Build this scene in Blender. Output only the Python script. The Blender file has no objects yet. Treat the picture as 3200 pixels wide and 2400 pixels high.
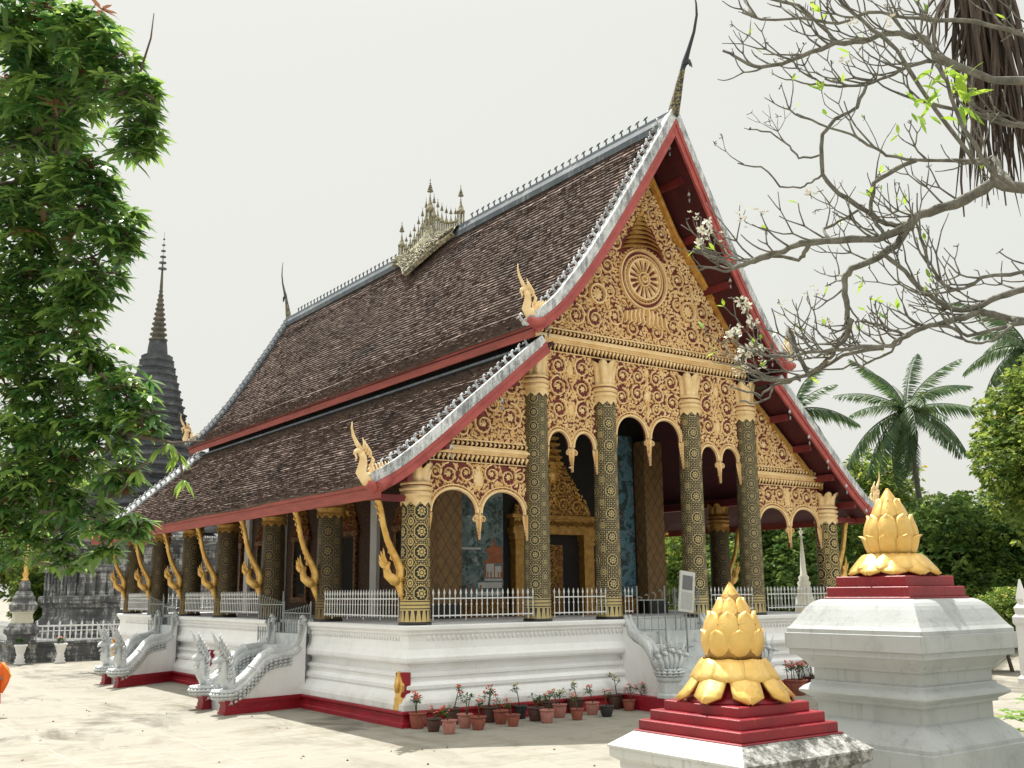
import bpy, math, random
from math import sin, cos, pi, radians, sqrt, atan2
from mathutils import Vector, Matrix
random.seed(7)
sc = bpy.context.scene
# ---------------------------------------------------------------- camera
YAW, PITCH, ROLL = -0.6158, 0.1982, -0.0095
fw = Vector((-sin(YAW)*cos(PITCH), cos(YAW)*cos(PITCH), sin(PITCH)))
rt0 = Vector((cos(YAW), sin(YAW), 0)); up0 = rt0.cross(fw)
rt = rt0*cos(ROLL)+up0*sin(ROLL); up = -rt0*sin(ROLL)+up0*cos(ROLL)
cam = bpy.data.cameras.new('camera'); camo = bpy.data.objects.new('camera', cam)
sc.collection.objects.link(camo); sc.camera = camo
M = Matrix((rt, up, -fw)).transposed().to_4x4(); M.translation = Vector((-21.77, -23.47, 3.2))
camo.matrix_world = M
cam.sensor_width = 36; cam.lens = 3228.7/3200*36; cam.clip_end = 2000; cam.clip_start = .1
# ---------------------------------------------------------------- light
SUN = Vector((0.46, 2.85, 5.7)).normalized()
EL = math.asin(SUN.z); AZ = atan2(SUN.x, SUN.y)
w = bpy.data.worlds.new('World'); sc.world = w; w.use_nodes = True
nt = w.node_tree; nt.nodes.clear()
sky = nt.nodes.new('ShaderNodeTexSky'); sky.sky_type = 'NISHITA'; sky.sun_disc = False
sky.sun_elevation = EL; sky.sun_rotation = AZ; sky.dust_density = 6; sky.air_density = 1.2
bg = nt.nodes.new('ShaderNodeBackground'); bg.inputs['Strength'].default_value = 0.15
mx = nt.nodes.new('ShaderNodeMix'); mx.data_type = 'RGBA'; mx.inputs['Factor'].default_value = 0.94
# thick white cloud cover, brighter overhead than near the horizon
tc = nt.nodes.new('ShaderNodeTexCoord'); sp = nt.nodes.new('ShaderNodeSeparateXYZ'); nt.links.new(tc.outputs['Generated'], sp.inputs[0])
mr = nt.nodes.new('ShaderNodeMapRange'); mr.interpolation_type = 'SMOOTHSTEP'; nt.links.new(sp.outputs[2], mr.inputs[0])
mr.inputs[1].default_value = .5; mr.inputs[2].default_value = .98; mr.inputs[3].default_value = 1; mr.inputs[4].default_value = 2.7
vm = nt.nodes.new('ShaderNodeVectorMath'); vm.operation = 'SCALE'; vm.inputs[0].default_value = (3.78, 3.80, 3.52)
nt.links.new(mr.outputs[0], vm.inputs['Scale']); nt.links.new(vm.outputs[0], mx.inputs['B'])
nt.links.new(sky.outputs[0], mx.inputs['A']); nt.links.new(mx.outputs['Result'], bg.inputs['Color'])
wo = nt.nodes.new('ShaderNodeOutputWorld'); nt.links.new(bg.outputs[0], wo.inputs[0])
sl = bpy.data.lights.new('sun', 'SUN'); sl.energy = 5.0; sl.angle = radians(.6); sl.color = (1, .965, .90)
so = bpy.data.objects.new('sun', sl); sc.collection.objects.link(so)
so.rotation_euler = (-SUN).to_track_quat('-Z', 'Y').to_euler()
sc.view_settings.view_transform = 'Standard'; sc.view_settings.look = 'None'
sc.view_settings.exposure = 0.52; sc.view_settings.gamma = 1
sc.cycles.max_bounces = 6; sc.cycles.diffuse_bounces = 4; sc.cycles.transmission_bounces = 3
sc.cycles.use_denoising = True

# ---------------------------------------------------------------- object helpers
COL = sc.collection
WP = {}
def wp(o):
    return WP.get(o.name, Vector((0, 0, 0))) if o else Vector((0, 0, 0))
def tag(o, label=None, cat=None, group=None, kind=None):
    if label: o['label'] = label
    if cat: o['category'] = cat
    if group: o['group'] = group
    if kind: o['kind'] = kind
    return o
def empty(name, loc, label, cat, group=None, rz=0):
    o = bpy.data.objects.new(name, None); COL.objects.link(o)
    o.location = loc; o.rotation_euler = (0, 0, rz); WP[o.name] = Vector(loc)
    return tag(o, label, cat, group)
def inst(src, parent=None, loc=None, rz=None, sc_=None, at=None):
    """copy of an object with its whole tree"""
    c = src.copy(); COL.objects.link(c); c.parent = parent
    if at is not None: c.location = Vector(at)-wp(parent)
    elif loc is not None: c.location = loc
    if rz is not None: c.rotation_euler = (0, 0, rz)
    if sc_ is not None: c.scale = sc_
    WP[c.name] = Vector(at) if at is not None else wp(src)
    for ch in list(src.children):
        inst(ch, c, ch.location.copy())
    return c

class MB:
    def __init__(s): s.v = []; s.f = []; s.sm = []; s.mi = []; s.uv = None; s.m = 0; s.att = None
    def add(s, vs, fs, smooth=False, mi=None):
        b = len(s.v); s.v.extend([tuple(p) for p in vs])
        for f in fs:
            s.f.append(tuple(i+b for i in f)); s.sm.append(smooth); s.mi.append(s.m if mi is None else mi)
    def box(s, x0, x1, y0, y1, z0, z1):
        vs = [(x0,y0,z0),(x1,y0,z0),(x1,y1,z0),(x0,y1,z0),(x0,y0,z1),(x1,y0,z1),(x1,y1,z1),(x0,y1,z1)]
        s.add(vs, [(0,3,2,1),(4,5,6,7),(0,1,5,4),(1,2,6,5),(2,3,7,6),(3,0,4,7)])
    def bar(s, a, b, wd, h=None, upv=(0,0,1)):
        a = Vector(a); b = Vector(b); h = h or wd; d = (b-a)
        if d.length < 1e-6: return
        d.normalize(); u = Vector(upv)
        if abs(d.dot(u)) > .98: u = Vector((1,0,0))
        r = d.cross(u).normalized()*wd/2; t = r.cross(d).normalized()*h/2
        vs = [a-r-t, a+r-t, a+r+t, a-r+t, b-r-t, b+r-t, b+r+t, b-r+t]
        s.add(vs, [(0,3,2,1),(4,5,6,7),(0,1,5,4),(1,2,6,5),(2,3,7,6),(3,0,4,7)])
    def tube(s, pts, rad, n=6, smooth=True, flat=1.0, upv=None):
        pts = [Vector(p) for p in pts]
        if not hasattr(rad, '__len__'): rad = [rad]*len(pts)
        vs = []; prev = None
        for i, p in enumerate(pts):
            d = (pts[min(i+1, len(pts)-1)]-pts[max(i-1, 0)])
            if d.length < 1e-9: d = Vector((0,0,1))
            d.normalize()
            if prev is None:
                u = Vector(upv) if upv else (Vector((0,0,1)) if abs(d.z) < .9 else Vector((1,0,0)))
            else: u = prev
            r = d.cross(u)
            if r.length < 1e-6: r = d.cross(Vector((1,.3,.2)))
            r.normalize(); u = r.cross(d).normalized(); prev = u
            for k in range(n):
                a = 2*pi*k/n
                vs.append(p+r*cos(a)*rad[i]*flat+u*sin(a)*rad[i])
        fs = []
        m = len(pts)
        for i in range(m-1):
            for k in range(n):
                k2 = (k+1) % n
                fs.append((i*n+k, i*n+k2, (i+1)*n+k2, (i+1)*n+k))
        fs.append(tuple(range(n))[::-1]); fs.append(tuple((m-1)*n+k for k in range(n)))
        s.add(vs, fs, smooth)
    def lathe(s, prof, c=(0,0,0), n=16, smooth=True, mod=None, a0=0):
        vs = []; fs = []; m = len(prof)
        for (r, z) in prof:
            for k in range(n):
                a = a0+2*pi*k/n; rr = max(r, .0005)
                if mod: rr *= mod(a, z)
                vs.append((c[0]+cos(a)*rr, c[1]+sin(a)*rr, c[2]+z))
        for i in range(m-1):
            for k in range(n):
                k2 = (k+1) % n
                fs.append((i*n+k, i*n+k2, (i+1)*n+k2, (i+1)*n+k))
        fs.append(tuple(range(n))[::-1]); fs.append(tuple((m-1)*n+k for k in range(n)))
        s.add(vs, fs, smooth)
    def sqlathe(s, prof, c=(0,0), hx=0, hy=0, rz=0):
        """mouldings round a rectangle: prof = (offset, z)"""
        vs = []; fs = []
        for (q, z) in prof:
            for sx, sy in ((-1,-1),(1,-1),(1,1),(-1,1)):
                x = sx*(hx+q); y = sy*(hy+q)
                vs.append((c[0]+x*cos(rz)-y*sin(rz), c[1]+x*sin(rz)+y*cos(rz), z))
        m = len(prof)
        for i in range(m-1):
            for k in range(4):
                k2 = (k+1) % 4
                fs.append((i*4+k, i*4+k2, (i+1)*4+k2, (i+1)*4+k))
        fs.append((3,2,1,0)); fs.append(tuple((m-1)*4+k for k in range(4)))
        s.add(vs, fs)
    def extr(s, poly, a, b, ax=1):
        """2D polygon extruded along axis ax between a and b; poly in the two other axes in order"""
        n = len(poly)
        def P(u, v, t):
            q = [0,0,0]; o = [i for i in range(3) if i != ax]; q[o[0]] = u; q[o[1]] = v; q[ax] = t; return tuple(q)
        vs = [P(u, v, a) for u, v in poly]+[P(u, v, b) for u, v in poly]
        fs = [(i, (i+1) % n, n+(i+1) % n, n+i) for i in range(n)]
        fs.append(tuple(range(n))[::-1]); fs.append(tuple(range(n, 2*n)))
        s.add(vs, fs)
    def build(s, name, mat, parent=None, org=(0,0,0), fix=True):
        me = bpy.data.meshes.new(name); me.from_pydata(s.v, [], s.f)
        me.polygons.foreach_set('use_smooth', s.sm)
        mats = mat if isinstance(mat, (list, tuple)) else [mat]
        for m in mats: me.materials.append(m)
        if len(mats) > 1: me.polygons.foreach_set('material_index', s.mi)
        if s.uv:
            ul = me.uv_layers.new(name='UV'); flat = []
            for p in me.polygons:
                uvs = s.uv(p, me)
                for t in uvs: flat.extend(t)
            ul.data.foreach_set('uv', flat)
        if s.att:
            at = me.attributes.new('tint', 'FLOAT', 'FACE'); at.data.foreach_set('value', s.att[:len(me.polygons)])
        me.update()
        if fix and len(s.f) < 4000:
            import bmesh
            bm = bmesh.new(); bm.from_mesh(me); bmesh.ops.recalc_face_normals(bm, faces=bm.faces); bm.to_mesh(me); bm.free()
        o = bpy.data.objects.new(name, me); COL.objects.link(o)
        if parent: o.parent = parent
        o.location = Vector(org)-wp(parent); WP[o.name] = Vector(org)
        return o

# ---------------------------------------------------------------- material helpers
class E:
    def __init__(s, t, k): s.t = t; s.k = k
    def op(s, o, *a):
        n = s.t.nodes.new('ShaderNodeMath'); n.operation = o
        for i, x in enumerate((s,)+a):
            if isinstance(x, E): s.t.links.new(x.k, n.inputs[i])
            else: n.inputs[i].default_value = x
        return E(s.t, n.outputs[0])
    def __add__(s, o): return s.op('ADD', o)
    __radd__ = __add__
    def __sub__(s, o): return s.op('SUBTRACT', o)
    def __mul__(s, o): return s.op('MULTIPLY', o)
    __rmul__ = __mul__
    def __truediv__(s, o): return s.op('DIVIDE', o)
    def fr(s): return s.op('FRACT')
    def fl(s): return s.op('FLOOR')
    def ab(s): return s.op('ABSOLUTE')
    def lt(s, v): return s.op('LESS_THAN', v)
    def gt(s, v): return s.op('GREATER_THAN', v)
    def mn(s, v): return s.op('MINIMUM', v)
    def mxm(s, v): return s.op('MAXIMUM', v)
    def sn(s): return s.op('SINE')
    def at2(s, o): return s.op('ARCTAN2', o)
    def sq(s): return s.op('SQRT')
    def inv(s): return (s*-1)+1
    def step(s, a, b):
        n = s.t.nodes.new('ShaderNodeMapRange'); s.t.links.new(s.k, n.inputs[0]); n.inputs[1].default_value = a; n.inputs[2].default_value = b
        n.clamp = True; return E(s.t, n.outputs[0])
class MT:
    """small wrapper to write a procedural material"""
    def __init__(s, name):
        s.m = bpy.data.materials.new(name); s.m.use_nodes = True; s.t = s.m.node_tree
        s.b = s.t.nodes['Principled BSDF']; s.out = s.t.nodes['Material Output']
    def coord(s, kind='Object'):
        n = s.t.nodes.new('ShaderNodeTexCoord'); return n.outputs[kind]
    def xyz(s, kind='Object'):
        n = s.t.nodes.new('ShaderNodeSeparateXYZ'); s.t.links.new(s.coord(kind), n.inputs[0])
        return E(s.t, n.outputs[0]), E(s.t, n.outputs[1]), E(s.t, n.outputs[2])
    def noise(s, scale=5, detail=4, rough=.6, stretch=None, kind='Object', dist=0):
        n = s.t.nodes.new('ShaderNodeTexNoise'); n.inputs['Scale'].default_value = scale
        n.inputs['Detail'].default_value = detail; n.inputs['Roughness'].default_value = rough; n.inputs['Distortion'].default_value = dist
        c = s.coord(kind)
        if stretch:
            mp = s.t.nodes.new('ShaderNodeMapping'); mp.inputs['Scale'].default_value = stretch; s.t.links.new(c, mp.inputs[0]); c = mp.outputs[0]
        s.t.links.new(c, n.inputs['Vector']); return E(s.t, n.outputs[0])
    def voro(s, scale=5, feat='F1', kind='Object'):
        n = s.t.nodes.new('ShaderNodeTexVoronoi'); n.inputs['Scale'].default_value = scale; n.feature = feat
        s.t.links.new(s.coord(kind), n.inputs['Vector']); return E(s.t, n.outputs[0])
    def attr(s, name):
        n = s.t.nodes.new('ShaderNodeAttribute'); n.attribute_name = name; return E(s.t, n.outputs['Fac'])
    def rnd(s):
        n = s.t.nodes.new('ShaderNodeObjectInfo'); return E(s.t, n.outputs['Random'])
    def mix(s, f, a, b):
        n = s.t.nodes.new('ShaderNodeMix'); n.data_type = 'RGBA'
        if isinstance(f, E): s.t.links.new(f.k, n.inputs['Factor'])
        else: n.inputs['Factor'].default_value = f
        for nm, x in (('A', a), ('B', b)):
            if isinstance(x, tuple): n.inputs[nm].default_value = (x[0], x[1], x[2], 1)
            else: s.t.links.new(x, n.inputs[nm])
        return n.outputs['Result']
    def col(s, c):
        if isinstance(c, tuple): s.b.inputs['Base Color'].default_value = (c[0], c[1], c[2], 1)
        else: s.t.links.new(c, s.b.inputs['Base Color'])
        return s
    def set(s, rough=.6, metal=0, spec=None):
        for k, v in (('Roughness', rough), ('Metallic', metal)):
            if isinstance(v, E): s.t.links.new(v.k, s.b.inputs[k])
            else: s.b.inputs[k].default_value = v
        if spec is not None: s.b.inputs['Specular IOR Level'].default_value = spec
        return s
    def bump(s, h, st=.3, d=.02):
        n = s.t.nodes.new('ShaderNodeBump'); n.inputs['Strength'].default_value = st; n.inputs['Distance'].default_value = d
        s.t.links.new(h.k, n.inputs['Height']); s.t.links.new(n.outputs[0], s.b.inputs['Normal']); return s

def simple(name, c1, c2, scale=4, rough=.6, metal=0, bump=0, bscale=None, lo=.35, hi=.65, stretch=None, spec=None):
    m = MT(name); n = m.noise(scale, 5, .6, stretch)
    m.col(m.mix(n.step(lo, hi), c1, c2)).set(rough, metal, spec)
    if bump: m.bump(m.noise(bscale or scale*4, 4), bump)
    return m.m
# ---------------------------------------------------------------- materials
def plaster(name, base, stain, dark, amt=.62, sc_=1.3):
    m = MT(name); n = m.noise(sc_, 6, .65); s2 = m.noise(26, 6, .8); v = m.noise(3.2, 5, .65, (3, 3, .45)); lo = m.noise(.9*sc_, 3, .6)
    c = m.mix(n.step(.4, .75), base, stain)
    c = m.mix(((v*.35+s2*.35+lo*.30).step(amt-.06, amt+.05))*.8, c, dark)
    m.col(c).set(.75, 0, .3); m.bump(m.noise(14, 6, .7), .25, .015); return m.m
M_white = plaster('white_limewash', (.90,.905,.91), (.85,.85,.845), (.66,.64,.60), .62)
M_wall = plaster('white_plaster_wall', (.80,.80,.79), (.70,.69,.67), (.5,.48,.45), .63)
def limewash():
    m = MT('white_limewash'); n = m.noise(1.2, 6, .65); st = m.noise(6, 5, .65, (2.2, 2.2, .14)); f = m.noise(24, 6, .8); lo = m.noise(.8, 4, .6); x, y, z = m.xyz()
    c = m.mix(n.step(.4, .7), (.90,.905,.91), (.84,.84,.835))
    c = m.mix(st.step(.55, .74)*.22, c, (.56,.55,.51))
    c = m.mix(lo.step(.54, .66)*f.step(.42, .60)*.35, c, (.54,.53,.50))
    c = m.mix(((z*-1)+.95).step(0, .6)*(f*.4+lo*.6).step(.42, .60)*.5, c, (.42,.38,.31))
    m.col(c).set(.78, 0, .25); m.bump(m.noise(12, 6, .75), .4, .02); return m.m
M_white = limewash()
def paint(name, c1, c2, scuff, rough):
    m = MT(name); n = m.noise(2.2, 5, .65); f = m.noise(16, 7, .8); lo = m.noise(1.6, 4, .6)
    c = m.mix(n.step(.35, .65), c1, c2); c = m.mix(f.step(.56, .66)*lo.step(.42, .6)*.55, c, scuff); c = m.mix(f.step(.30, .40).inv()*.5, c, (.10,.012,.015))
    m.col(c).set(f*.5+rough, 0, .45); m.bump(f+m.noise(5, 4)*.6, .5, .012); return m.m
M_cap = plaster('weathered_white_cap', (.74,.76,.78), (.42,.45,.47), (.10,.11,.12), .515, 2.6)
M_ped = plaster('grey_white_pedestal_plaster', (.70,.72,.72), (.54,.57,.56), (.17,.17,.15), .575, 1.8)
M_ped_old = plaster('blackened_pedestal_plaster', (.74,.74,.72), (.50,.50,.46), (.07,.07,.06), .525, 2.4)
M_ridge = plaster('grey_ridge_mortar', (.11,.13,.15), (.07,.085,.10), (.30,.32,.33), .57, 1.2)
M_red = paint('red_plinth_paint', (.34,.010,.024), (.24,.008,.016), (.44,.16,.14), .22)
M_redped = paint('crimson_pedestal_paint', (.29,.010,.022), (.20,.008,.015), (.42,.14,.13), .15)
M_board = simple('faded_red_bargeboard', (.43,.09,.08), (.31,.055,.05), 2.5, .6, 0, .2, 20, .4, .7, (1,1,1))
M_fascia = simple('faded_red_eave_board', (.34,.065,.045), (.20,.04,.03), 1.6, .65, 0, .2, 20, .35, .7, (1,.6,6))
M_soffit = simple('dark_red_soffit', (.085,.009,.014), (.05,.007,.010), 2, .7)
M_beam = simple('red_roof_beam', (.20,.022,.025), (.13,.015,.02), 3, .6)
M_gold = simple('gold_leaf', (.86,.56,.18), (.60,.34,.08), 4, .36, .45, .5, 18)
M_goldbright = simple('gilded_carving', (.97,.75,.43), (.82,.57,.27), 3, .42, .2, .4, 24)
M_goldshade = simple('shade_dark_gilding', (.48,.27,.06), (.28,.14,.03), 5, .42, .45, .3, 30)  # gilding darkened in colour to stand for shade in porch and petal grooves
def lotusgold():
    m = MT('gold_lotus_paint'); n = m.noise(3, 5, .65); f = m.noise(14, 7, .8); lo = m.noise(4, 4, .6)
    c = m.mix(n.step(.35, .68), (.88,.60,.20), (.72,.44,.11)); c = m.mix(f.step(.55, .66)*lo.step(.45, .6)*.6, c, (.30,.17,.05)); c = m.mix(f.step(.34, .40).inv()*.7, c, (.92,.80,.52))
    m.col(c).set(f*.45+.10, .45, .5); m.bump(f+n*.8, .6, .012); return m.m
M_goldlotus = lotusgold()
M_relief = simple('red_relief_ground', (.19,.035,.028), (.12,.020,.018), 4, .75)
M_black = simple('black_lacquer', (.012,.012,.014), (.03,.03,.03), 8, .4)
M_dark = simple('interior_shade_black', (.008,.007,.006), (.016,.012,.010), 2, .8)  # near-black colour stands for the deep shade of the interior
M_silver = plaster('silver_painted_concrete', (.62,.645,.65), (.46,.485,.49), (.12,.125,.13), .60, 3)
def scaly():
    m = MT('silver_scaled_concrete'); n = m.noise(3, 6, .7); v = m.voro(34); f = m.noise(18, 4, .7)
    c = m.mix(n.step(.35, .65), (.74,.765,.77), (.56,.59,.60)); c = m.mix(v.step(.35, .62)*.22, c, (.30,.31,.32)); c = m.mix(f.step(.55, .7)*.3, c, (.26,.27,.26))
    m.col(c).set(.45, .15, .5); m.bump(v*-1, .5, .02); return m.m
M_scale = scaly()
M_iron = simple('white_painted_iron', (.78,.80,.80), (.62,.64,.64), 8, .5)
M_gate = simple('grey_painted_iron', (.30,.34,.34), (.20,.23,.23), 8, .5)
M_stone = None
def stone():
    m = MT('blackened_stucco'); a = m.noise(.5, 6, .7); b = m.noise(1.6, 6, .75, (1.6,1.6,.5)); h = m.noise(1.2, 3, .6, (.3,.3,6))
    c = m.mix(a.step(.35, .7), (.05,.053,.057), (.17,.175,.18))
    c = m.mix((b*.7+h*.3).step(.50, .60)*.85, c, (.50,.50,.48))
    m.col(c).set(.9, 0, .2); m.bump(m.noise(5, 8, .75), .7, .08); return m.m
M_stone = stone()
def stone2():
    m = MT('dark_spire_stucco'); a = m.noise(.7, 6, .7)
    c = m.mix(a.step(.35, .7), (.045,.052,.06), (.15,.16,.17)); c = m.mix(m.noise(2, 6, .7).step(.6, .7)*.6, c, (.34,.34,.33))
    m.col(c).set(.9, 0, .2); m.bump(m.noise(5, 8, .75), .6, .08); return m.m
M_stone2 = stone2()
def tiles():
    m = MT('clay_roof_tiles'); t = m.attr('tint'); big = m.noise(.35, 5, .65); sm = m.noise(2.2, 6, .75)
    c = m.mix(t, (.100,.074,.064), (.205,.148,.124))
    c = m.mix(t.gt(.95)*.7, c, (.40,.29,.24))
    dr = m.noise(1.0, 5, .7, (.8, .5, .35)); c = m.mix((big*.35+sm*.25+dr*.4).step(.535, .62)*.8, c, (.028,.026,.028))
    m.col(c).set(.85, 0, .2); m.bump(m.noise(18, 4, .7), .5, .02); return m.m
M_tile = tiles()
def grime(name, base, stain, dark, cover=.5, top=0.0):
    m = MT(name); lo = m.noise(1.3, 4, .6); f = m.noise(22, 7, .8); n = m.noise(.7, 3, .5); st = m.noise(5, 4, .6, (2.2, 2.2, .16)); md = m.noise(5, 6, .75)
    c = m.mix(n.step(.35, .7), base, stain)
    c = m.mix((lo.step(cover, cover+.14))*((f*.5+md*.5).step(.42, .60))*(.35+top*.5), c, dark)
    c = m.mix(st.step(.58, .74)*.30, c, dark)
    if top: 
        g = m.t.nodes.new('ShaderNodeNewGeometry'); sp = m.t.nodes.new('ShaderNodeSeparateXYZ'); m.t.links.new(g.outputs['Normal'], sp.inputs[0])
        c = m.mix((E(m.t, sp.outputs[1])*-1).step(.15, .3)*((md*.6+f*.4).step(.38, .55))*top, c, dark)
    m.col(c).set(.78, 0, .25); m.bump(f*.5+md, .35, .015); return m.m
M_ped = grime('grey_white_pedestal_plaster', (.47,.49,.49), (.385,.41,.405), (.10,.10,.09), .50, 0)
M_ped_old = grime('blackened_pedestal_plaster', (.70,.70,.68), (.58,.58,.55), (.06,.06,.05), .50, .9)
def ground():
    m = MT('worn_concrete_paving'); a = m.noise(.22, 6, .65); b = m.noise(.62, 9, .72, (1.5,.8,1), dist=.6); d = m.noise(.12, 4, .6); f = m.noise(22, 3, .6)
    c = m.mix(a.step(.3, .7), (.27,.255,.215), (.345,.33,.285))
    c = m.mix((b*.7+a*.3).step(.49, .66)*.75, c, (.17,.15,.115))
    b2 = m.noise(1.7, 9, .75, (.6,1.9,1), dist=.4); c = m.mix((b2*.6+a*.4).step(.50, .60)*.5, c, (.185,.155,.11))
    c = m.mix((b*.4+d*.6).step(.53, .60)*.55, c, (.085,.08,.068))
    c = m.mix(f.step(.55, .75)*.25, c, (.20,.185,.15))
    x, y, z = m.xyz()
    jx = ((x+.35)/2.7).fr(); jy = ((y+.9)/2.7).fr(); j = ((jx-.5).ab().gt(.494)).mxm((jy-.5).ab().gt(.494))
    c = m.mix(j*m.noise(.8, 3).step(.4, .6)*.5, c, (.46,.45,.41))
    m.col(c).set(.92, 0, .15); m.bump(m.noise(9, 8, .75), .3, .03); return m.m
M_ground = ground()
def leafmat(name, c1, c2, c3=None, tr=.35, rough=.45, spec=.4):
    m = MT(name); t = m.attr('tint')
    c = m.mix(t, c1, c2)
    if c3: c = m.mix(t.gt(.955), c, c3)
    m.col(c).set(rough, 0, spec)
    tl = m.t.nodes.new('ShaderNodeBsdfTranslucent'); ms = m.t.nodes.new('ShaderNodeMixShader'); ms.inputs[0].default_value = tr
    g = m.t.nodes.new('ShaderNodeHueSaturation'); g.inputs['Value'].default_value = 1.5; g.inputs['Hue'].default_value = .48
    m.t.links.new(c, g.inputs['Color']); m.t.links.new(g.outputs[0], tl.inputs[0])
    m.t.links.new(m.b.outputs[0], ms.inputs[1]); m.t.links.new(tl.outputs[0], ms.inputs[2]); m.t.links.new(ms.outputs[0], m.out.inputs[0])
    return m.m
M_mango = leafmat('mango_leaf', (.045,.14,.038), (.25,.41,.09), (.17,.09,.04), .42, .32, .5)
M_bgleaf = leafmat('dense_tree_leaf', (.055,.12,.022), (.30,.40,.08), (.50,.44,.12), .5)
M_bgleaf2 = leafmat('dark_tree_leaf', (.045,.115,.03), (.24,.36,.08), None, .5)
M_palm = leafmat('coconut_frond', (.03,.085,.035), (.13,.19,.06), None, .35)
M_palmdead = leafmat('dead_frond', (.09,.05,.025), (.19,.12,.07), None, .15, .7, .1)
M_fresh = leafmat('fresh_green_leaf', (.17,.34,.03), (.32,.48,.06), None, .4)
M_bush = leafmat('light_green_bush_leaf', (.10,.22,.03), (.26,.40,.07), None, .35)  # the leaf's own light green
M_petal = simple('frangipani_petal', (.82,.78,.62), (.85,.84,.78), 10, .6)
M_flower = simple('red_flower', (.70,.06,.05), (.85,.22,.14), 12, .5)
M_pinkfl = simple('pink_flower', (.80,.25,.20), (.85,.40,.30), 12, .5)
M_yellowfl = simple('cream_flower', (.72,.62,.30), (.6,.5,.2), 12, .5)
M_stem = simple('green_stem', (.07,.11,.05), (.05,.07,.04), 10, .6)
M_bark = simple('grey_bark', (.10,.095,.078), (.25,.24,.20), 9, .85, 0, 1.0, 34, .35, .7)
M_bark2 = simple('brown_bark', (.10,.075,.055), (.16,.13,.10), 5, .9, 0, .8, 20)
M_husk = simple('dried_palm_sheath', (.04,.028,.02), (.13,.09,.065), 3, .8, 0, .5, 25, .4, .7, (6,6,.4))
M_terra = simple('terracotta', (.36,.10,.06), (.22,.07,.05), 7, .75, 0, .3, 20)
M_terralight = simple('pale_terracotta', (.50,.22,.18), (.38,.15,.12), 7, .75, 0, .3, 20)
M_terradark = simple('dark_glazed_pot', (.11,.045,.035), (.06,.03,.025), 7, .5, 0, .3, 20)
M_blackpot = simple('black_plastic_pot', (.02,.02,.022), (.03,.03,.03), 7, .4)
M_soil = simple('potting_soil', (.05,.035,.025), (.08,.06,.04), 20, .95)
M_robe = simple('saffron_robe', (.85,.17,.02), (.70,.11,.012), 3, .7)
M_robetrim = simple('yellow_robe_trim', (.85,.50,.08), (.8,.42,.05), 3, .7)
M_skin = simple('skin', (.34,.19,.12), (.30,.16,.10), 5, .55)
M_cream = plaster('cream_house_wall', (.62,.60,.50), (.52,.50,.41), (.3,.28,.22), .62)
M_housetile = simple('red_house_tiles', (.26,.09,.06), (.16,.06,.05), 3, .85, 0, .3, 20, .35, .65, (1,1,4))
M_signw = simple('sign_board_white', (.62,.62,.60), (.5,.5,.49), 5, .5)
M_signd = simple('sign_print_grey', (.10,.10,.11), (.18,.18,.19), 30, .5)
M_signt = simple('sign_text_grey', (.33,.33,.33), (.52,.52,.5), 60, .6, 0, 0, None, .45, .55, (1,1,6))
M_door = simple('carved_gilt_door', (.28,.13,.035), (.06,.022,.010), 9, .5, .3, .6, 18, .42, .58)

def stencil(name, cell=(.58,.67), med=.155, fl=.115, ground=.62, sec=True, gold=(.60,.44,.15), ink=(.012,.014,.014), gs=24, band=None):
    """gold stencilling on black lacquer; UV = metres round the shaft and up it"""
    m = MT(name); u, v, _ = m.xyz('UV')
    # little squares of the ground
    gu = ((u*gs/2.32*1.0).fr()-.5).ab(); gv = ((v*gs/2.32).fr()-.5).ab(); g = gu.mxm(gv)
    out = (g.gt(.455)).mxm(g.lt(.175))
    def cellf(du, dv):
        a = ((u/cell[0]+du).fr()-.5)*cell[0]; b = ((v/cell[1]+dv).fr()-.5)*cell[1]
        return a, b
    a, b = cellf(0, 0)
    octo = a.ab().mxm(b.ab()).mxm((a.ab()+b.ab())*.72)
    inside = octo.lt(med)
    r = (a*a+b*b).sq(); th = a.at2(b); pr_ = ((th*8).sn()*.16+.84)*fl
    flower = (pr_-r).gt(0)
    flower = flower*((r-fl*.42).ab().gt(fl*.09))
    rim = (octo.gt(med*.93))*octo.lt(med*1.08)
    out = out*(inside.inv())+inside*flower
    out = out.mxm(rim)
    if sec:
        a2, b2 = cellf(.5, .5)
        dia = a2.ab()*1.25+b2.ab()*.8; ins2 = dia.lt(med*.95)
        r2 = (a2*a2+b2*b2*.6).sq(); fl2 = (r2.lt(fl*.62))*((r2-fl*.3).ab().gt(fl*.07))
        out = out*(ins2.inv())+ins2*fl2
        rim2 = (dia.gt(med*.86))*(dia.lt(med*.98)); out = out.mxm(rim2)
    # foot band of upright tongues
    hb = v.lt(.62); bb = ((v/.09).fr()-.5).ab().gt(.14); tongue = ((u/.145).fr()-.5).ab()
    tg = (tongue*1.0+(v-.12)*.9).lt(.44); low = v.lt(.36)
    foot = low*tg*(v.gt(.08))+(low.inv())*bb
    out = out*(hb.inv())+hb*foot
    out = out*(v.gt(.03))
    wear = m.noise(3, 5, .7).step(.25, .5)
    out = out*(wear*.25+.75)
    mtl = out*.35
    m.col(m.mix(out*ground, ink, gold)).set(.5, mtl, .4)
    return m.m
M_st1 = stencil('stencilled_lacquer_medallions', ground=.95, gold=(.55,.44,.21), gs=20)
M_st2 = stencil('stencilled_lacquer_small', (.58,.40), .125, .085, .90, True, (.50,.40,.19), gs=24)
M_st3 = stencil('stencilled_lacquer_bands', (.58,.52), .19, .13, .95, True, (.60,.46,.19), gs=22)
M_st4 = stencil('stencilled_lacquer_shade', (.58,.58), .17, .12, .50, True, (.36,.23,.06), gs=20)  # darker gold and weaker print put the side columns' shade into the colour
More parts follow.
